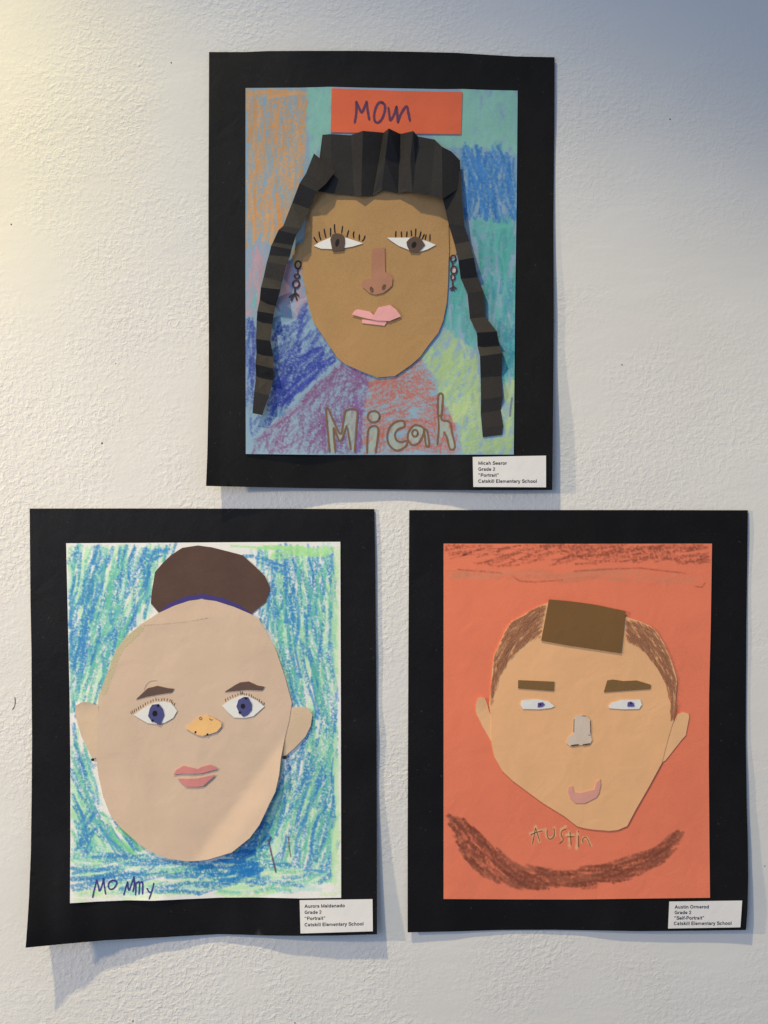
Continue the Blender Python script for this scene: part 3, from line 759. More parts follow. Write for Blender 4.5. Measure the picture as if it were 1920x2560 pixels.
for ln, w_ in (([(677, 2094), (672, 2103), (680, 2140), (690, 2180)], 4.5), ([(721, 2092), (723, 2116), (727, 2142)], 2.6)):
    cw.stroke(ln, w_, (82, 52, 76), 1.0, 0.95)
drawn_sheet('drawing_paper', [(165.4, 1358.2), (400, 1357), (610, 1355.5), (850.7, 1354.5)], [(850.7, 1354.5), (852, 1740), (852.5, 2000), (852.8, 2244.4)],
            [(175, 2258), (240, 2254), (321, 2250.5), (381, 2252), (460, 2248), (550, 2244), (640, 2243.5), (751, 2246), (852.8, 2244.4)],
            [(165.4, 1358.2), (170, 1560), (174, 1740), (176, 1900), (176, 2100), (175, 2258)], 0.7, cw, ILL2, M_CRAYON, A2,
            extra=lambda u, v: (2.6 * np.exp(-((u - 385) / 60.0) ** 2) + 1.2 * np.exp(-((u - 220) / 50.0) ** 2)) * np.exp(-np.clip(2250 - v, 0, None) / 45.0))
M_BUN = paper_mat('dark_brown_paper', alb((82, 62, 54), ILL2), fleck=0.10, mottle=0.14)
bun = sheet('hair_bun', cA((1150, 968), (1085, 890), (1092, 800), (1120, 630), (1180, 560), (1250, 492), (1345, 430), (1475, 410)) + cB((160, 425), (300, 460), (420, 492), (530, 590), (605, 665), (650, 760), (612, 880), (492, 980), (300, 960), (0, 940)), 1.3, M_BUN, A2)
sheet('hair_band', cA((1150, 968), (1240, 890), (1380, 832), (1530, 812)) + cB((100, 815), (250, 845), (380, 898), (500, 974), (470, 985), (300, 950), (100, 920)) + cA((1400, 930),), 1.42, crayon_mat('violet_crayon_band', alb((64, 56, 112), ILL2), 0.97), A2, bun, thick=0.05)
M_FACE2 = paper_mat('peach_paper', alb((194, 168, 143), ILL2), fleck=0.04, mottle=0.045, bump=0.12)
# the lower right of this face is bent away from the sheet along a slanting crease
ca, cb = np.array(cD((770, 470))[0]), np.array(cD((20, 1500))[0])
cn = np.array([-(cb - ca)[1], (cb - ca)[0]]); cn = cn / np.linalg.norm(cn)
if cn[0] < 0: cn = -cn
def fx2(u, v):
    d = (u - ca[0]) * cn[0] + (v - ca[1]) * cn[1]
    lift = np.where(d > 0, np.where(d < 50, 0.064 * d, 3.2 + 0.030 * (d - 50)), 0) + 1.4 * np.exp(-((d + 5) / 40.0) ** 2) * 0
    rise = np.clip((v - 1880) / 300.0, 0, 1)
    cr = 0.5 * np.exp(-np.abs((v - 1553 + (u - 450) * 0.12)) / 8.0) * np.exp(-((u - 450) / 140.0) ** 2)
    top = 0.02 * np.clip(1553 - v, 0, None) * np.exp(-((u - 470) / 120.0) ** 2)
    return lift + 0.8 * rise * rise + cr - top * 0.4 + 0.4
sheet('ear', cC((460, 215), (515, 182), (575, 185), (650, 218), (665, 420), (640, 640), (600, 652), (510, 470), (472, 340), (458, 260)), 1.2, paper_mat('beige_ear_paper', alb((196, 170, 140), ILL2), fleck=0.04), A2,
      extra=lambda u, v: 1.0 + 1.5 * np.clip((1770 - v) / 20, 0, 1))
sheet('ear', cD((810, 228), (920, 222), (960, 235), (998, 285), (985, 380), (940, 470), (850, 565), (780, 625), (735, 645), (740, 480), (790, 340)), 1.2, bpy.data.materials['beige_ear_paper'], A2, extra=lambda u, v: 0.8 + 0 * u)
face2 = sheet('face', cA((1530, 852), (1400, 870), (1280, 910), (1150, 970), (1000, 1065), (880, 1165), (790, 1290), (740, 1430), (690, 1560)) + cC((655, 130), (645, 215), (641, 400), (630, 640), (650, 790), (690, 970), (740, 1100), (762, 1140), (850, 1240), (1000, 1370), (1110, 1435), (1230, 1482), (1380, 1505), (1480, 1500))
      + cD((130, 1490), (330, 1430), (480, 1310), (560, 1200), (640, 1030), (690, 930), (722, 790), (737, 650), (770, 480), (805, 340), (828, 190), (800, 80)) + cB((812, 1659), (770, 1500), (700, 1290), (620, 1140), (560, 1030), (490, 980), (350, 920), (200, 872), (60, 853)),
      1.9, M_FACE2, A2, extra=fx2, grid=14)
for f, x, y, rx, ry in ((cC, 603, 661, 4.4, 3.6), (cD, 767, 642, 6.0, 4.8)):
    sheet('ear_stud', ellipse(*f((x, y))[0], rx, ry, -10), 2.5, M_MARK, A2, thick=0.3, extra=fx2)
M_BROW2 = paper_mat('brow_brown_paper', alb((92, 72, 64), ILL2), fleck=0.08)
sheet('eyebrow', cC((962, 160), (1020, 105), (1060, 68), (1140, 48), (1230, 68), (1277, 72), (1255, 103), (1145, 118), (1050, 137)), 2.5, M_BROW2, A2, extra=fx2, grid=14)
sheet('eyebrow', cD((270, 98), (360, 40), (400, 20), (470, 12), (540, 45), (600, 55), (580, 86), (450, 80)), 2.5, M_BROW2, A2, extra=fx2, grid=14)
M_IRIS2 = paper_mat('violet_blue_paper', alb((72, 73, 116), ILL2), fleck=0.06)
M_WHITE2 = paper_mat('white_eye_paper', (0.86, 0.86, 0.84), fleck=0.03, mottle=0.05)
M_PENCIL = crayon_mat('pencil_line', alb((84, 66, 54), ILL2), 0.9)
eyes2 = ((cC, ((945, 290), (1010, 245), (1060, 215), (1120, 188), (1190, 180), (1250, 190), (1280, 225), (1303, 258), (1270, 315), (1205, 353), (1130, 367), (1060, 358), (1000, 325)),
          ((1095, 205), (1150, 198), (1185, 240), (1197, 290), (1162, 375), (1090, 338), (1062, 300), (1075, 240)), (1118, 278, 6.2, 7.2), ((1145, 213), (1098, 337)),
          ((925, 285), (950, 270), (985, 248), (1020, 225), (1060, 195), (1105, 178), (1150, 172), (1195, 172), (1240, 178), (1265, 200), (1290, 225))),
         (cD, ((250, 215), (310, 170), (400, 132), (460, 130), (540, 170), (600, 220), (510, 300), (440, 315), (350, 312), (300, 270)),
          ((385, 165), (430, 140), (465, 142), (497, 200), (495, 250), (460, 290), (425, 306), (390, 270), (368, 220)), (422, 217, 5.6, 6.2), ((447, 152), (396, 270)),
          ((280, 180), (320, 155), (360, 138), (400, 122), (420, 120), (450, 130), (490, 148), (520, 165), (555, 185), (585, 205), (605, 215))))
for f, w_, i_, p_, d_, l_ in eyes2:
    e = sheet('eye', f(*w_), 2.5, M_WHITE2, A2, extra=fx2, grid=14)
    sheet('iris', f(*i_), 2.95, M_IRIS2, A2, e, extra=fx2, grid=14)
    sheet('pupil', ellipse(*f(p_[:2])[0], p_[2], p_[3], 10), 3.08, M_MARK, A2, e, thick=0.06, extra=fx2)
    for q in d_:
        sheet('ink_dot', ellipse(*f(q)[0], 3.2, 3.2), 3.08, M_MARK, A2, e, thick=0.06, extra=fx2)
    lashes = []
    for i in range(len(l_) - 1):
        for t in (0, 0.5):
            x = l_[i][0] + (l_[i + 1][0] - l_[i][0]) * t; y = l_[i][1] + (l_[i + 1][1] - l_[i][1]) * t
            k = (x - l_[0][0]) / (l_[-1][0] - l_[0][0]) - 0.5
            lashes.append(f((x, y), (x + k * 14 + random.uniform(-4, 4), y - random.uniform(16, 28))))
    ribbon('eyelashes', lashes, 1.5, 2.1, M_PENCIL, A2, e, extra=fx2)
M_NOSE2 = paper_mat('orange_nose_paper', alb((226, 172, 112), ILL2), fleck=0.04)
nose = sheet('nose', cD((-52, 400), (0, 355), (55, 308), (125, 292), (185, 315), (243, 352), (245, 385), (205, 430), (160, 445), (85, 464), (45, 455), (0, 432)), 2.9, M_NOSE2, A2, extra=fx2, grid=14)
for (x, y) in ((28, 433), (127, 452)):
    sheet('nostril', ellipse(*cD((x, y))[0], 2.2, 3.2, 25), 3.05, M_MARK, A2, nose, thick=0.06, extra=fx2)
ribbon('pencil_or_crease_mark', [ring(72, 318, 10, 11, cD), cD((145, 318), (155, 332), (170, 328))], 1.4, 3.1, M_PENCIL, A2, nose, extra=fx2)
M_LIP2 = paper_mat('rose_pink_paper', alb((192, 122, 116), ILL2), fleck=0.05)
sheet('lip', cD((-155, 785), (-130, 745), (-70, 712), (0, 728), (45, 740), (80, 722), (145, 703), (180, 715), (218, 738), (150, 755), (80, 775), (0, 780), (-80, 777)), 2.8, M_LIP2, A2, extra=fx2, grid=14)['label'] = 'upper lip'
sheet('lip', cD((-120, 818), (-50, 820), (40, 818), (120, 800), (192, 785), (172, 810), (92, 880), (40, 887), (-50, 885), (-90, 850)), 2.9, M_LIP2, A2, extra=fx2, grid=14)['label'] = 'lower lip'
ribbon('pencil_or_crease_mark', [cC((1030, 85), (1045, 45), (1080, 12), (1135, 5))], 1.0, 2.12, crayon_mat('thin_pencil', alb((140, 112, 94), ILL2), 0.7), A2, face2, extra=fx2)
ribbon('pencil_or_crease_mark', [cA((1020, 1072), (1200, 1062), (1400, 1040), (1560, 1010))], 1.3, 2.12, crayon_mat('crease_shade', alb((160, 132, 112), ILL2), 0.45), A2, face2, extra=fx2)  # forehead crease: its shade drawn as a thin darker line
M_GSM = crayon_mat('green_smudge', alb((188, 194, 142), ILL2), 0.22, 1500, 0.25)
ribbon('crayon_smudge', [cA((1010, 1095), (910, 1185), (815, 1290), (765, 1430), (715, 1560), (690, 1640))], 17, 2.08, M_GSM, A2, face2, extra=fx2)
M_VCR = crayon_mat('violet_marker', alb((58, 54, 118), ILL2), 0.95)
ex2 = lambda u, v: (2.6 * np.exp(-((u - 385) / 60.0) ** 2) + 1.2 * np.exp(-((u - 220) / 50.0) ** 2)) * np.exp(-np.clip(2250 - v, 0, None) / 45.0)
ribbon('lettering', [cE((602, 610), (612, 560), (630, 490), (636, 462)), cE((636, 462), (648, 510), (660, 556), (682, 500), (692, 450)), cE((692, 450), (700, 520), (710, 582)),
                     cE((742, 478), (732, 510), (742, 538), (770, 538), (798, 505), (800, 478), (770, 466), (742, 480)),
                     cE((860, 590), (876, 530), (892, 478)), cE((892, 478), (902, 550), (930, 480), (945, 436)), cE((945, 436), (948, 500), (936, 562)),
                     cE((962, 485), (958, 590)), cE((966, 490), (990, 482), (986, 582)), cE((994, 490), (1016, 484), (1016, 582)), cE((1052, 532), (1070, 562), (1090, 568)), cE((1110, 490), (1092, 560), (1070, 622))],
       3.7, 0.95, M_VCR, A2, extra=ex2)

# ================================================================== self portrait on orange paper (lower right)
b3x = [1010, 1100, 1200, 1300, 1420, 1560, 1700, 1880]
b3h = [3.2, 2.4, 1.0, 0.3, 0.8, 2.8, 3.4, 3.6]
w3 = waves(23, 0.3)
def relief3(u, v):
    bot = interp(b3x, b3h, u) * np.exp(-((np.clip(2330 - v, 0, None)) / 140.0) ** 1.4)
    rt = interp([1270, 1330, 1460, 1600, 1850, 1980, 2120, 2240, 2340], [0.4, 1.6, 0.5, 1.4, 0.4, 2.4, 4.2, 5.0, 3.0], v) * 0.6 * np.exp(-np.clip(1868 - u, 0, None) / 70.0)
    return 1.0 + bot + rt + w3(u, v)
A3 = Art('collage_portrait', 1443, 1800, relief3, 'mounted collage of a tan face on orange paper above a brown crayon swoosh')
sheet('backing_mount', [(1023, 1275), (1300, 1275), (1600, 1275), (1869.7, 1275.6), (1868.5, 1380), (1867.6, 1451), (1866, 1560), (1865, 1740), (1864.6, 1850), (1867, 2016), (1869.5, 2100), (1870.6, 2190), (1869, 2271), (1865, 2325),
      (1760, 2326.5), (1600, 2328), (1480, 2326), (1380, 2324.5), (1251, 2325), (1140, 2328.5), (1019, 2331), (1019, 2100), (1020, 1850), (1021, 1600)], 0, M_MOUNT, A3, thick=0.6, grid=22)
OR3 = (207, 110, 82)
cz = Canvas(1095, 1345, 1795, 2260, 2.0, OR3, soft=0.9, clump=0.4, op=0.88, gain=1.25)
br3 = (128, 66, 50)
cz.hatch([(1110, 1361), (1780, 1361), (1778, 1410), (1600, 1408), (1400, 1412), (1250, 1425), (1112, 1395)], lambda u, v: 12 - (u - 1100) * 0.012, 6, 150, 5, br3, 0.42, 1.5, 3, 0.75)
cz.hatch([(1110, 1361), (1780, 1361), (1778, 1376), (1112, 1378)], 3, 4, 120, 7, br3, 0.52, 1.2, 2, 0.75)
cz.hatch([(1112, 1420), (1200, 1425), (1500, 1418), (1770, 1440), (1770, 1462), (1500, 1450), (1300, 1458), (1112, 1452)], 4, 7, 110, 10, (184, 116, 90), 0.62, 1.6, 4, 0.6)
for ln in ([(1145, 1424), (1200, 1428), (1255, 1433)], [(1280, 1440), (1300, 1453), (1340, 1455), (1405, 1450)], [(1436, 1428), (1520, 1423), (1600, 1420), (1712, 1433)], [(1212, 1406), (1260, 1396), (1300, 1380)], [(1690, 1404), (1740, 1403), (1776, 1406)], [(1735, 1466), (1755, 1468), (1762, 1458)]):
    cz.stroke(ln, 3.6, (140, 76, 58), 0.75, 0.8)
cz.stroke([(1157, 1388), (1166, 1386)], 4, (70, 34, 34), 1.0)
for q in ((1132, 1387), (1751, 1391)):
    cz.stroke([q, (q[0] + 0.8, q[1])], 3.2, (50, 26, 26), 1.0)
sw_top = cI((450, 1080), (520, 1135), (600, 1160), (700, 1235), (830, 1375), (950, 1450), (1100, 1528), (1300, 1572), (1500, 1582)) + cJ((60, 1572), (200, 1532), (400, 1490), (640, 1424), (800, 1330), (885, 1252), (968, 1250))
sw_bot = cJ((940, 1330), (900, 1400), (800, 1520), (640, 1590)) + cL((500, 470), (350, 500), (160, 542), (0, 515)) + cK((1500, 515), (1300, 535), (1110, 548), (900, 500), (740, 425), (640, 330), (560, 210), (490, 60))
swoosh = sw_top + sw_bot
def sw_ang(u, v):
    return float(np.interp(u, [1110, 1180, 1260, 1360, 1450, 1560, 1650, 1720], [-52, -50, -40, -14, 0, 14, 30, 52]))
cz.hatch(swoosh, sw_ang, 5, 70, 7, (138, 78, 58), 0.70, 2.3, 5, 0.85)
cz.hatch(swoosh, sw_ang, 6, 50, 7, (116, 62, 47), 0.66, 1.3, 3, 0.85)
for ln, in ((cI((1190, 1225), (1165, 1360)),), (cI((1190, 1215), (1225, 1345)),), (cI((1145, 1275), (1250, 1245)),), (cI((1275, 1240), (1285, 1300), (1310, 1318), (1350, 1290), (1345, 1225)),), (cI((1440, 1215), (1405, 1240), (1400, 1290), (1415, 1330)),),
            (cI((1470, 1260), (1470, 1395)),), (cI((1445, 1285), (1510, 1285)),), (cI((1540, 1260), (1530, 1400)),), (cJ((115, 1345), (125, 1310), (155, 1308), (190, 1370)),)):
    cz.stroke(ln, 6.8, (218, 172, 126), 0.8, 0.85)
drawn_sheet('drawing_paper', [(1109, 1359), (1450, 1359.5), (1780, 1359)], [(1780, 1359), (1777, 1560), (1772.6, 1740), (1772, 1911), (1773.5, 2100), (1775, 2244.5)],
            [(1109, 2247.5), (1300, 2248.5), (1440, 2248.8), (1600, 2246.5), (1775, 2244.5)], [(1109, 1359), (1109, 1800), (1109, 2247.5)], 0.6, cz, ILL3, M_CRAYON, A3, step=2.0)
M_FACE3 = paper_mat('tan_paper', alb((216, 158, 114), ILL3), fleck=0.03, mottle=0.03)
M_EAR3 = paper_mat('tan_ear_light_paper', alb((216, 160, 117), ILL3), fleck=0.03)
sheet('ear', cI((700, 180), (710, 150), (735, 137), (770, 150), (790, 200), (805, 260), (835, 320), (840, 520), (822, 510), (760, 400), (700, 280), (692, 230)), 1.1, M_EAR3, A3, extra=lambda u, v: 0.05 * np.clip(1776 - v, 0, None))
sheet('ear', cJ((860, 365), (878, 340), (910, 285), (955, 265), (1000, 280), (1005, 310), (976, 460), (940, 500), (810, 665), (780, 685), (760, 640), (820, 450)), 1.1, M_EAR3, A3)
face3_out = cG((1330, 880), (1285, 888), (1200, 920), (1090, 985), (990, 1040), (940, 1110), (890, 1220), (840, 1330), (825, 1500), (813, 1659)) + cI((805, 200), (820, 300), (822, 500), (830, 560), (850, 640), (915, 755), (1000, 835), (1250, 1020), (1430, 1130), (1535, 1213)) \
    + cJ((130, 1228), (200, 1240), (345, 1252), (410, 1245), (490, 1213), (560, 1080), (680, 870), (780, 685), (800, 600), (840, 450), (866, 365), (878, 340), (892, 180), (905, 10)) + cH((900, 1500), (860, 1370), (800, 1230), (740, 1130), (690, 1080), (600, 1040), (490, 1005), (440, 980))
face3 = sheet('face', face3_out, 1.4, M_FACE3, A3)
# brown crayon sides of the hair: short wax strokes on the face paper
def scribble(name, poly, ang, n, w, lift, mat):
    pa = np.array(poly); lo, hi = pa.min(0), pa.max(0); lines = []
    while len(lines) < n:
        c = lo + rng.random(2) * (hi - lo)
        a = math.radians(ang(c[0], c[1]) + rng.normal(0, 7)); L = rng.uniform(14, 42)
        t = np.linspace(-L / 2, L / 2, 9)
        x = c[0] + np.cos(a) * t; y = c[1] - np.sin(a) * t
        ok = inside(poly, x, y)
        if not ok[4]: continue
        i = j = 4
        while i > 0 and ok[i - 1]: i -= 1
        while j < 8 and ok[j + 1]: j += 1
        if j - i < 3: continue
        lines.append([(x[i], y[i]), ((x[i] + x[j]) / 2 + rng.normal(0, 0.8), (y[i] + y[j]) / 2), (x[j], y[j])])
    verts_before = lines
    o = ribbon(name, verts_before, w, lift, mat, A3, face3)
    # neighbouring strokes overlap: give each its own hair's breadth of wax
    me = o.data; nper = None
    co = np.empty(len(me.vertices) * 3); me.vertices.foreach_get('co', co); co = co.reshape(-1, 3)
    lab = np.zeros(len(co))
    par = list(range(len(co)))
    def find(a):
        while par[a] != a: par[a] = par[par[a]]; a = par[a]
        return a
    for f in me.polygons:
        r = find(f.vertices[0])
        for k in f.vertices[1:]: par[find(k)] = r
    ids = {}
    for i in range(len(co)):
        lab[i] = ids.setdefault(find(i), len(ids))
    co[:, 1] -= lab * 1.6e-6
    me.vertices.foreach_set('co', co.ravel()); me.update()
    o['kind'] = 'stuff'
    return o
M_HCR = crayon_mat('hair_brown_crayon', alb((158, 108, 80), ILL3), 0.54, 1700, 0.2)
hl = cG((1278, 894), (1200, 925), (1090, 990), (990, 1046), (943, 1115), (895, 1222), (845, 1332), (830, 1500), (812, 1740), (825, 1725), (850, 1620), (900, 1480), (960, 1370), (1050, 1270), (1150, 1200), (1232, 1165), (1250, 1040))
hr = cH((480, 1012), (600, 1048), (690, 1088), (738, 1138), (796, 1232), (856, 1372), (895, 1500), (898, 1700), (882, 1860), (848, 1868), (845, 1700), (800, 1530), (740, 1430), (650, 1310), (560, 1240), (475, 1200))
scribble('crayon_hair', hl, lambda u, v: float(np.interp(v, [1510, 1560, 1620, 1680, 1760], [32, 38, 58, 76, 82])), 330, 2.7, 1.56, M_HCR)
scribble('crayon_hair', hr, lambda u, v: float(np.interp(v, [1545, 1600, 1680, 1740, 1800], [-40, -52, -64, -84, -92])), 330, 2.7, 1.56, M_HCR)
M_HAIR3 = paper_mat('olive_brown_paper', alb((108, 78, 46), ILL3), fleck=0.05, mottle=0.05)
sheet('hair_patch', cG((1302, 857), (1480, 873)) + cH((100, 883), (230, 902), (350, 928), (478, 955), (440, 1305), (220, 1272), (0, 1240)) + cG((1237, 1200),), 2.3, M_HAIR3, A3)
M_BROW3 = paper_mat('brow_olive_paper', alb((112, 84, 52), ILL3), fleck=0.05)
sheet('eyebrow', cG((1047, 1527), (1345, 1540), (1342, 1618), (1045, 1595)), 2.0, M_BROW3, A3)['label'] = 'plain rectangular eyebrow'
sheet('eyebrow', cH((325, 1530), (370, 1522), (460, 1535), (570, 1530), (685, 1565), (683, 1600), (500, 1612), (297, 1627)), 2.0, M_BROW3, A3)['label'] = 'tapering eyebrow'
M_IRIS3 = paper_mat('violet_paper', alb((82, 68, 128), ILL3), fleck=0.06)
for f, w_, i_, p_ in ((cI, ((1075, 170), (1200, 158), (1300, 178), (1350, 218), (1320, 232), (1220, 243), (1085, 240), (1065, 205)), ((1210, 190), (1250, 183), (1268, 205), (1245, 222), (1207, 227)), (1230, 203)),
                      (cJ, ((335, 225), (360, 190), (450, 165), (600, 165), (613, 205), (590, 240), (470, 243), (345, 235)), ((495, 185), (520, 178), (545, 190), (552, 220), (492, 220)), (522, 194))):
    e = sheet('eye', f(*w_), 2.0, M_WHITE, A3, grid=14)
    sheet('iris', f(*i_), 2.4, M_IRIS3, A3, e, thick=0.3)
    sheet('pupil', ellipse(*f(p_)[0], 2.3, 2.3), 2.5, M_MARK, A3, e, thick=0.06)
M_NOSE3 = paper_mat('grey_beige_paper', alb((188, 170, 154), ILL3), fleck=0.04)
nose = sheet('nose', cJ((48, 315), (70, 298), (110, 290), (150, 298), (185, 330), (187, 450), (200, 500), (180, 535), (100, 541), (20, 550), (-15, 525), (0, 480), (45, 440)), 2.0, M_NOSE3, A3)
ribbon('pencil_or_crease_mark', [cJ((50, 325), (48, 380), (48, 435)), cJ((115, 296), (150, 300)), cJ((184, 340), (186, 400), (186, 440)), cJ((168, 455), (185, 458))], 1.3, 2.15, M_PENCIL, A3, nose)
for ln in (cJ((25, 545), (55, 541), (88, 536)), cJ((125, 538), (150, 534), (180, 528))):
    ribbon('nostril', [ln], 3.4, 2.15, M_PENCIL, A3, nose)
sheet('mouth', cJ((5, 885), (35, 880), (45, 930), (100, 938), (220, 910), (235, 850), (266, 822), (272, 870), (256, 940), (235, 975), (140, 1022), (60, 1022), (15, 975), (0, 930)), 1.9, paper_mat('dusty_pink_paper', alb((194, 138, 124), ILL3), fleck=0.04), A3)
ribbon('lettering', [cI((1190, 1225), (1178, 1290), (1165, 1362)), cI((1190, 1225), (1225, 1340)), cI((1150, 1282), (1200, 1262), (1250, 1250)), cI((1285, 1240), (1288, 1295), (1310, 1320), (1345, 1290), (1342, 1225)),
                     cI((1442, 1238), (1412, 1248), (1402, 1285), (1420, 1325), (1388, 1356)), cI((1475, 1260), (1480, 1310), (1486, 1370)), cI((1450, 1300), (1510, 1298)), cI((1546, 1252), (1547, 1264)), cI((1545, 1290), (1546, 1330), (1548, 1385)),
                     cJ((122, 1348), (124, 1315), (148, 1305), (168, 1335), (186, 1380))], 1.5, 0.8, crayon_mat('dark_pencil', alb((84, 62, 44), ILL3), 0.95), A3)

# ================================================================== printed caption cards
M_CARD = paper_mat('white_card', (0.86, 0.85, 0.86), rough=0.75, fleck=0.02, mottle=0.02)
M_PRINT = paper_mat('black_print', (0.02, 0.02, 0.022), rough=0.7, fleck=0.1)
def arc(cx, cy, rx, ry, a0, a1, n=14):
    return [(cx + rx * math.cos(math.radians(a0 + (a1 - a0) * i / n)), cy + ry * math.sin(math.radians(a0 + (a1 - a0) * i / n))) for i in range(n + 1)]
# a bold sans-serif drawn as pen strokes: advance width and centre lines, 1000 units to the em
GLYPH = {
 ' ': (278, []), 'i': (278, [[(139, 0), (139, 519)], [(139, 630), (139, 716)]]), 'l': (278, [[(139, 0), (139, 716)]]),
 'h': (611, [[(140, 0), (140, 716)], [(140, 290), (180, 400), (300, 452), (430, 410), (471, 300), (471, 0)]]),
 'n': (611, [[(140, 0), (140, 519)], [(140, 290), (180, 400), (300, 452), (430, 410), (471, 300), (471, 0)]]),
 'm': (889, [[(135, 0), (135, 519)], [(135, 290), (170, 400), (280, 452), (390, 410), (444, 300), (444, 0)], [(444, 290), (480, 400), (590, 452), (700, 410), (754, 300), (754, 0)]]),
 'r': (389, [[(135, 0), (135, 519)], [(135, 270), (170, 400), (260, 448), (380, 448)]]),
 'u': (611, [[(140, 519), (140, 220), (180, 110), (300, 66), (420, 110), (471, 220)], [(471, 519), (471, 0)]]),
 'o': (611, [arc(305, 259, 208, 200, 0, 360)]), 'c': (556, [arc(295, 259, 205, 200, 42, 318)]),
 'e': (556, [arc(285, 259, 203, 200, 0, 322), [(90, 235), (490, 235)]]),
 'd': (611, [arc(285, 259, 190, 200, 0, 360), [(471, 0), (471, 716)]]),
 'a': (556, [[(85, 385), (150, 445), (275, 460), (385, 430), (420, 345), (420, 120), (455, 15)], [(420, 290), (250, 270), (130, 230), (95, 150), (140, 80), (230, 62), (340, 90), (412, 180)]]),
 's': (556, [[(455, 385), (390, 440), (280, 460), (150, 440), (110, 375), (160, 310), (280, 275), (420, 230), (460, 150), (400, 80), (280, 58), (150, 80), (85, 150)]]),
 'k': (556, [[(135, 0), (135, 716)], [(480, 519), (150, 210)], [(260, 310), (500, 0)]]),
 't': (333, [[(165, 665), (165, 150), (200, 75), (310, 62)], [(25, 457), (305, 457)]]),
 'y': (556, [[(65, 519), (278, 30)], [(490, 519), (275, -20), (225, -120), (150, -152), (60, -145)]]),
 'f': (333, [[(155, 0), (155, 560), (195, 645), (325, 658)], [(25, 457), (300, 457)]]), '-': (333, [[(45, 250), (290, 250)]]),
 'M': (833, [[(125, 0), (125, 716)], [(120, 700), (416, 45)], [(416, 45), (713, 700)], [(708, 716), (708, 0)]]),
 'S': (667, [[(585, 520), (520, 615), (340, 652), (175, 615), (125, 520), (175, 435), (340, 380), (540, 310), (598, 205), (540, 105), (340, 62), (150, 95), (75, 210)]]),
 'G': (778, [arc(390, 358, 290, 296, 42, 300) + [(655, 140), (655, 335), (410, 335)]]), 'C': (722, [arc(385, 358, 290, 296, 42, 318)]), 'O': (778, [arc(389, 358, 292, 296, 0, 360, 18)]),
 'P': (667, [[(140, 0), (140, 652), (400, 652), (530, 615), (575, 490), (530, 370), (400, 328), (140, 328)]]),
 'E': (667, [[(615, 64), (140, 64), (140, 652), (605, 652)], [(140, 368), (570, 368)]]),
 'A': (722, [[(65, 0), (361, 690)], [(361, 690), (657, 0)], [(180, 215), (540, 215)]]),
 '2': (556, [[(85, 505), (150, 615), (280, 652), (430, 610), (465, 500), (400, 370), (220, 200), (95, 66), (500, 66)]]),
 '\u201c': (500, [[(140, 500), (125, 590), (165, 700)], [(345, 500), (330, 590), (370, 700)]]),
 '\u201d': (500, [[(150, 700), (165, 610), (125, 500)], [(355, 700), (370, 610), (330, 500)]]),
}
def text_mesh(body, w0=136):
    verts, faces = [], []; x0 = 0
    for ch in body:
        adv, lines = GLYPH[ch]; w = 112 if ch == 'M' else (116 if ch in 'aesm2' else w0)
        for p in lines:
            n = len(p); k0 = len(verts)
            for i in range(n):
                a = p[max(0, i - 1)]; b = p[min(n - 1, i + 1)]
                if 0 < i < n - 1:
                    d1 = Vector((p[i][0] - a[0], p[i][1] - a[1])).normalized(); d2 = Vector((b[0] - p[i][0], b[1] - p[i][1])).normalized()
                    t = (d1 + d2).normalized(); k = min(1.6, 1 / max(0.3, t.dot(d2)))
                elif n > 2 and math.dist(p[0], p[-1]) < 1:
                    a, b = p[-2], p[1]; t = Vector((b[0] - a[0], b[1] - a[1])).normalized(); k = 1
                else:
                    t = Vector((b[0] - a[0], b[1] - a[1])).normalized(); k = 1
                for s_ in (1, -1):
                    verts.append(((x0 + p[i][0] - t.y * w / 2 * k * s_) / 1000, (p[i][1] + t.x * w / 2 * k * s_) / 1000, 0))
            for i in range(n - 1):
                faces.append((k0 + 2 * i, k0 + 2 * i + 1, k0 + 2 * i + 3, k0 + 2 * i + 2))
        x0 += adv
    me = bpy.data.meshes.new('text'); me.from_pydata(verts, [], faces); me.update()
    return me
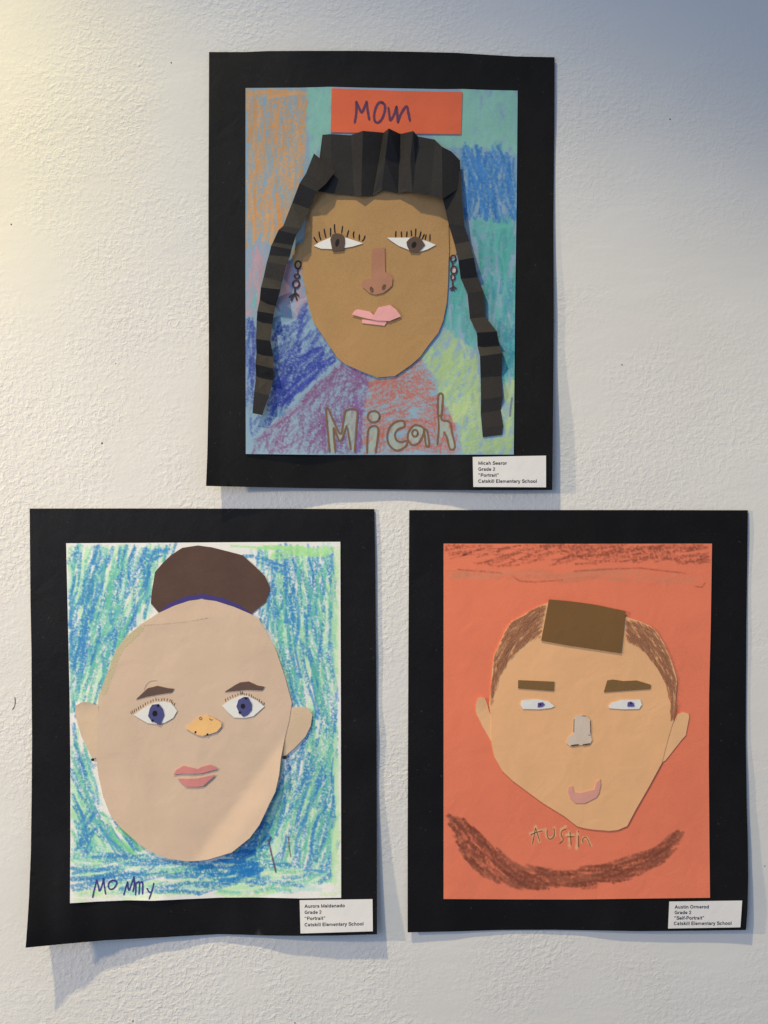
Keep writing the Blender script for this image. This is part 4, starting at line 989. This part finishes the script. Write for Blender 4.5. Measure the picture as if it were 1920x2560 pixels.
def caption(art, outline, lines, starts, tilt, size_k, label, extra=None):
    cx = sum(p[0] for p in outline) / 4; cyy = sum(p[1] for p in outline) / 4
    class K: pass
    k = K(); k.o = None; k.base = np.array(P(cx, cyy, float(art.H(cx, cyy)))); k.H = art.H
    card = sheet('caption_card', outline, 0.9, M_CARD, k, thick=0.35, grid=16, extra=extra)
    card.location = k.base
    tag(card, label, 'caption card', 'printed caption cards on the black mounts')
    t = math.radians(tilt)
    for body, (u0, v0) in zip(lines, starts):
        me = text_mesh(body)
        co = np.empty(len(me.vertices) * 3); me.vertices.foreach_get('co', co); co = co.reshape(-1, 3)
        x, y = co[:, 0] * size_k, co[:, 1] * YK
        uv = np.stack([u0 + x * math.cos(t) - y * math.sin(t), v0 - x * math.sin(t) - y * math.cos(t)], 1)
        hh = art.H(uv[:, 0], uv[:, 1]) + 0.00098
        if extra is not None: hh = hh + extra(uv[:, 0], uv[:, 1]) * 0.001
        me.vertices.foreach_set('co', place(k, uv, hh).ravel()); me.update()
        me.name = 'text_line'
        o = link('text_line', me, M_PRINT, card)
    return card
ref = text_mesh('Catskill Elementary School')
xs = [v.co.x for v in ref.vertices]; WREF = max(xs) - min(xs)
YK = 8.7 / max(v.co.y for v in text_mesh('E').vertices)
caption(A1, c6((935, 1003), (1543, 992), (1543, 1255), (940, 1252)), ['Micah Searor', 'Grade 2', '\u201cPortrait\u201d', 'Catskill Elementary School'],
        c6((980, 1068), (980, 1118), (980, 1168), (980, 1218)), 0.0, 146 / WREF, 'white caption card at the corner of the portrait with braids')
caption(A2, cF((893, 632), (1497, 623), (1500, 890), (900, 908)), ['Aurora Maldanado', 'Grade 2', '\u201cPortrait\u201d', 'Catskill Elementary School'],
        cF((933, 696), (933, 747), (933, 798), (933, 850)), 1.0, 147 / WREF, 'white caption card at the corner of the portrait with the hair bun')
caption(A3, cL((840, 643), (1445, 635), (1430, 857), (830, 867)), ['Austin Ormerod', 'Grade 2', '\u201cSelf-Portrait\u201d', 'Catskill Elementary School'],
        cL((885, 702), (883, 748), (880, 794), (877, 839)), 0.3, 144 / WREF, 'white caption card at the corner of the orange self portrait')
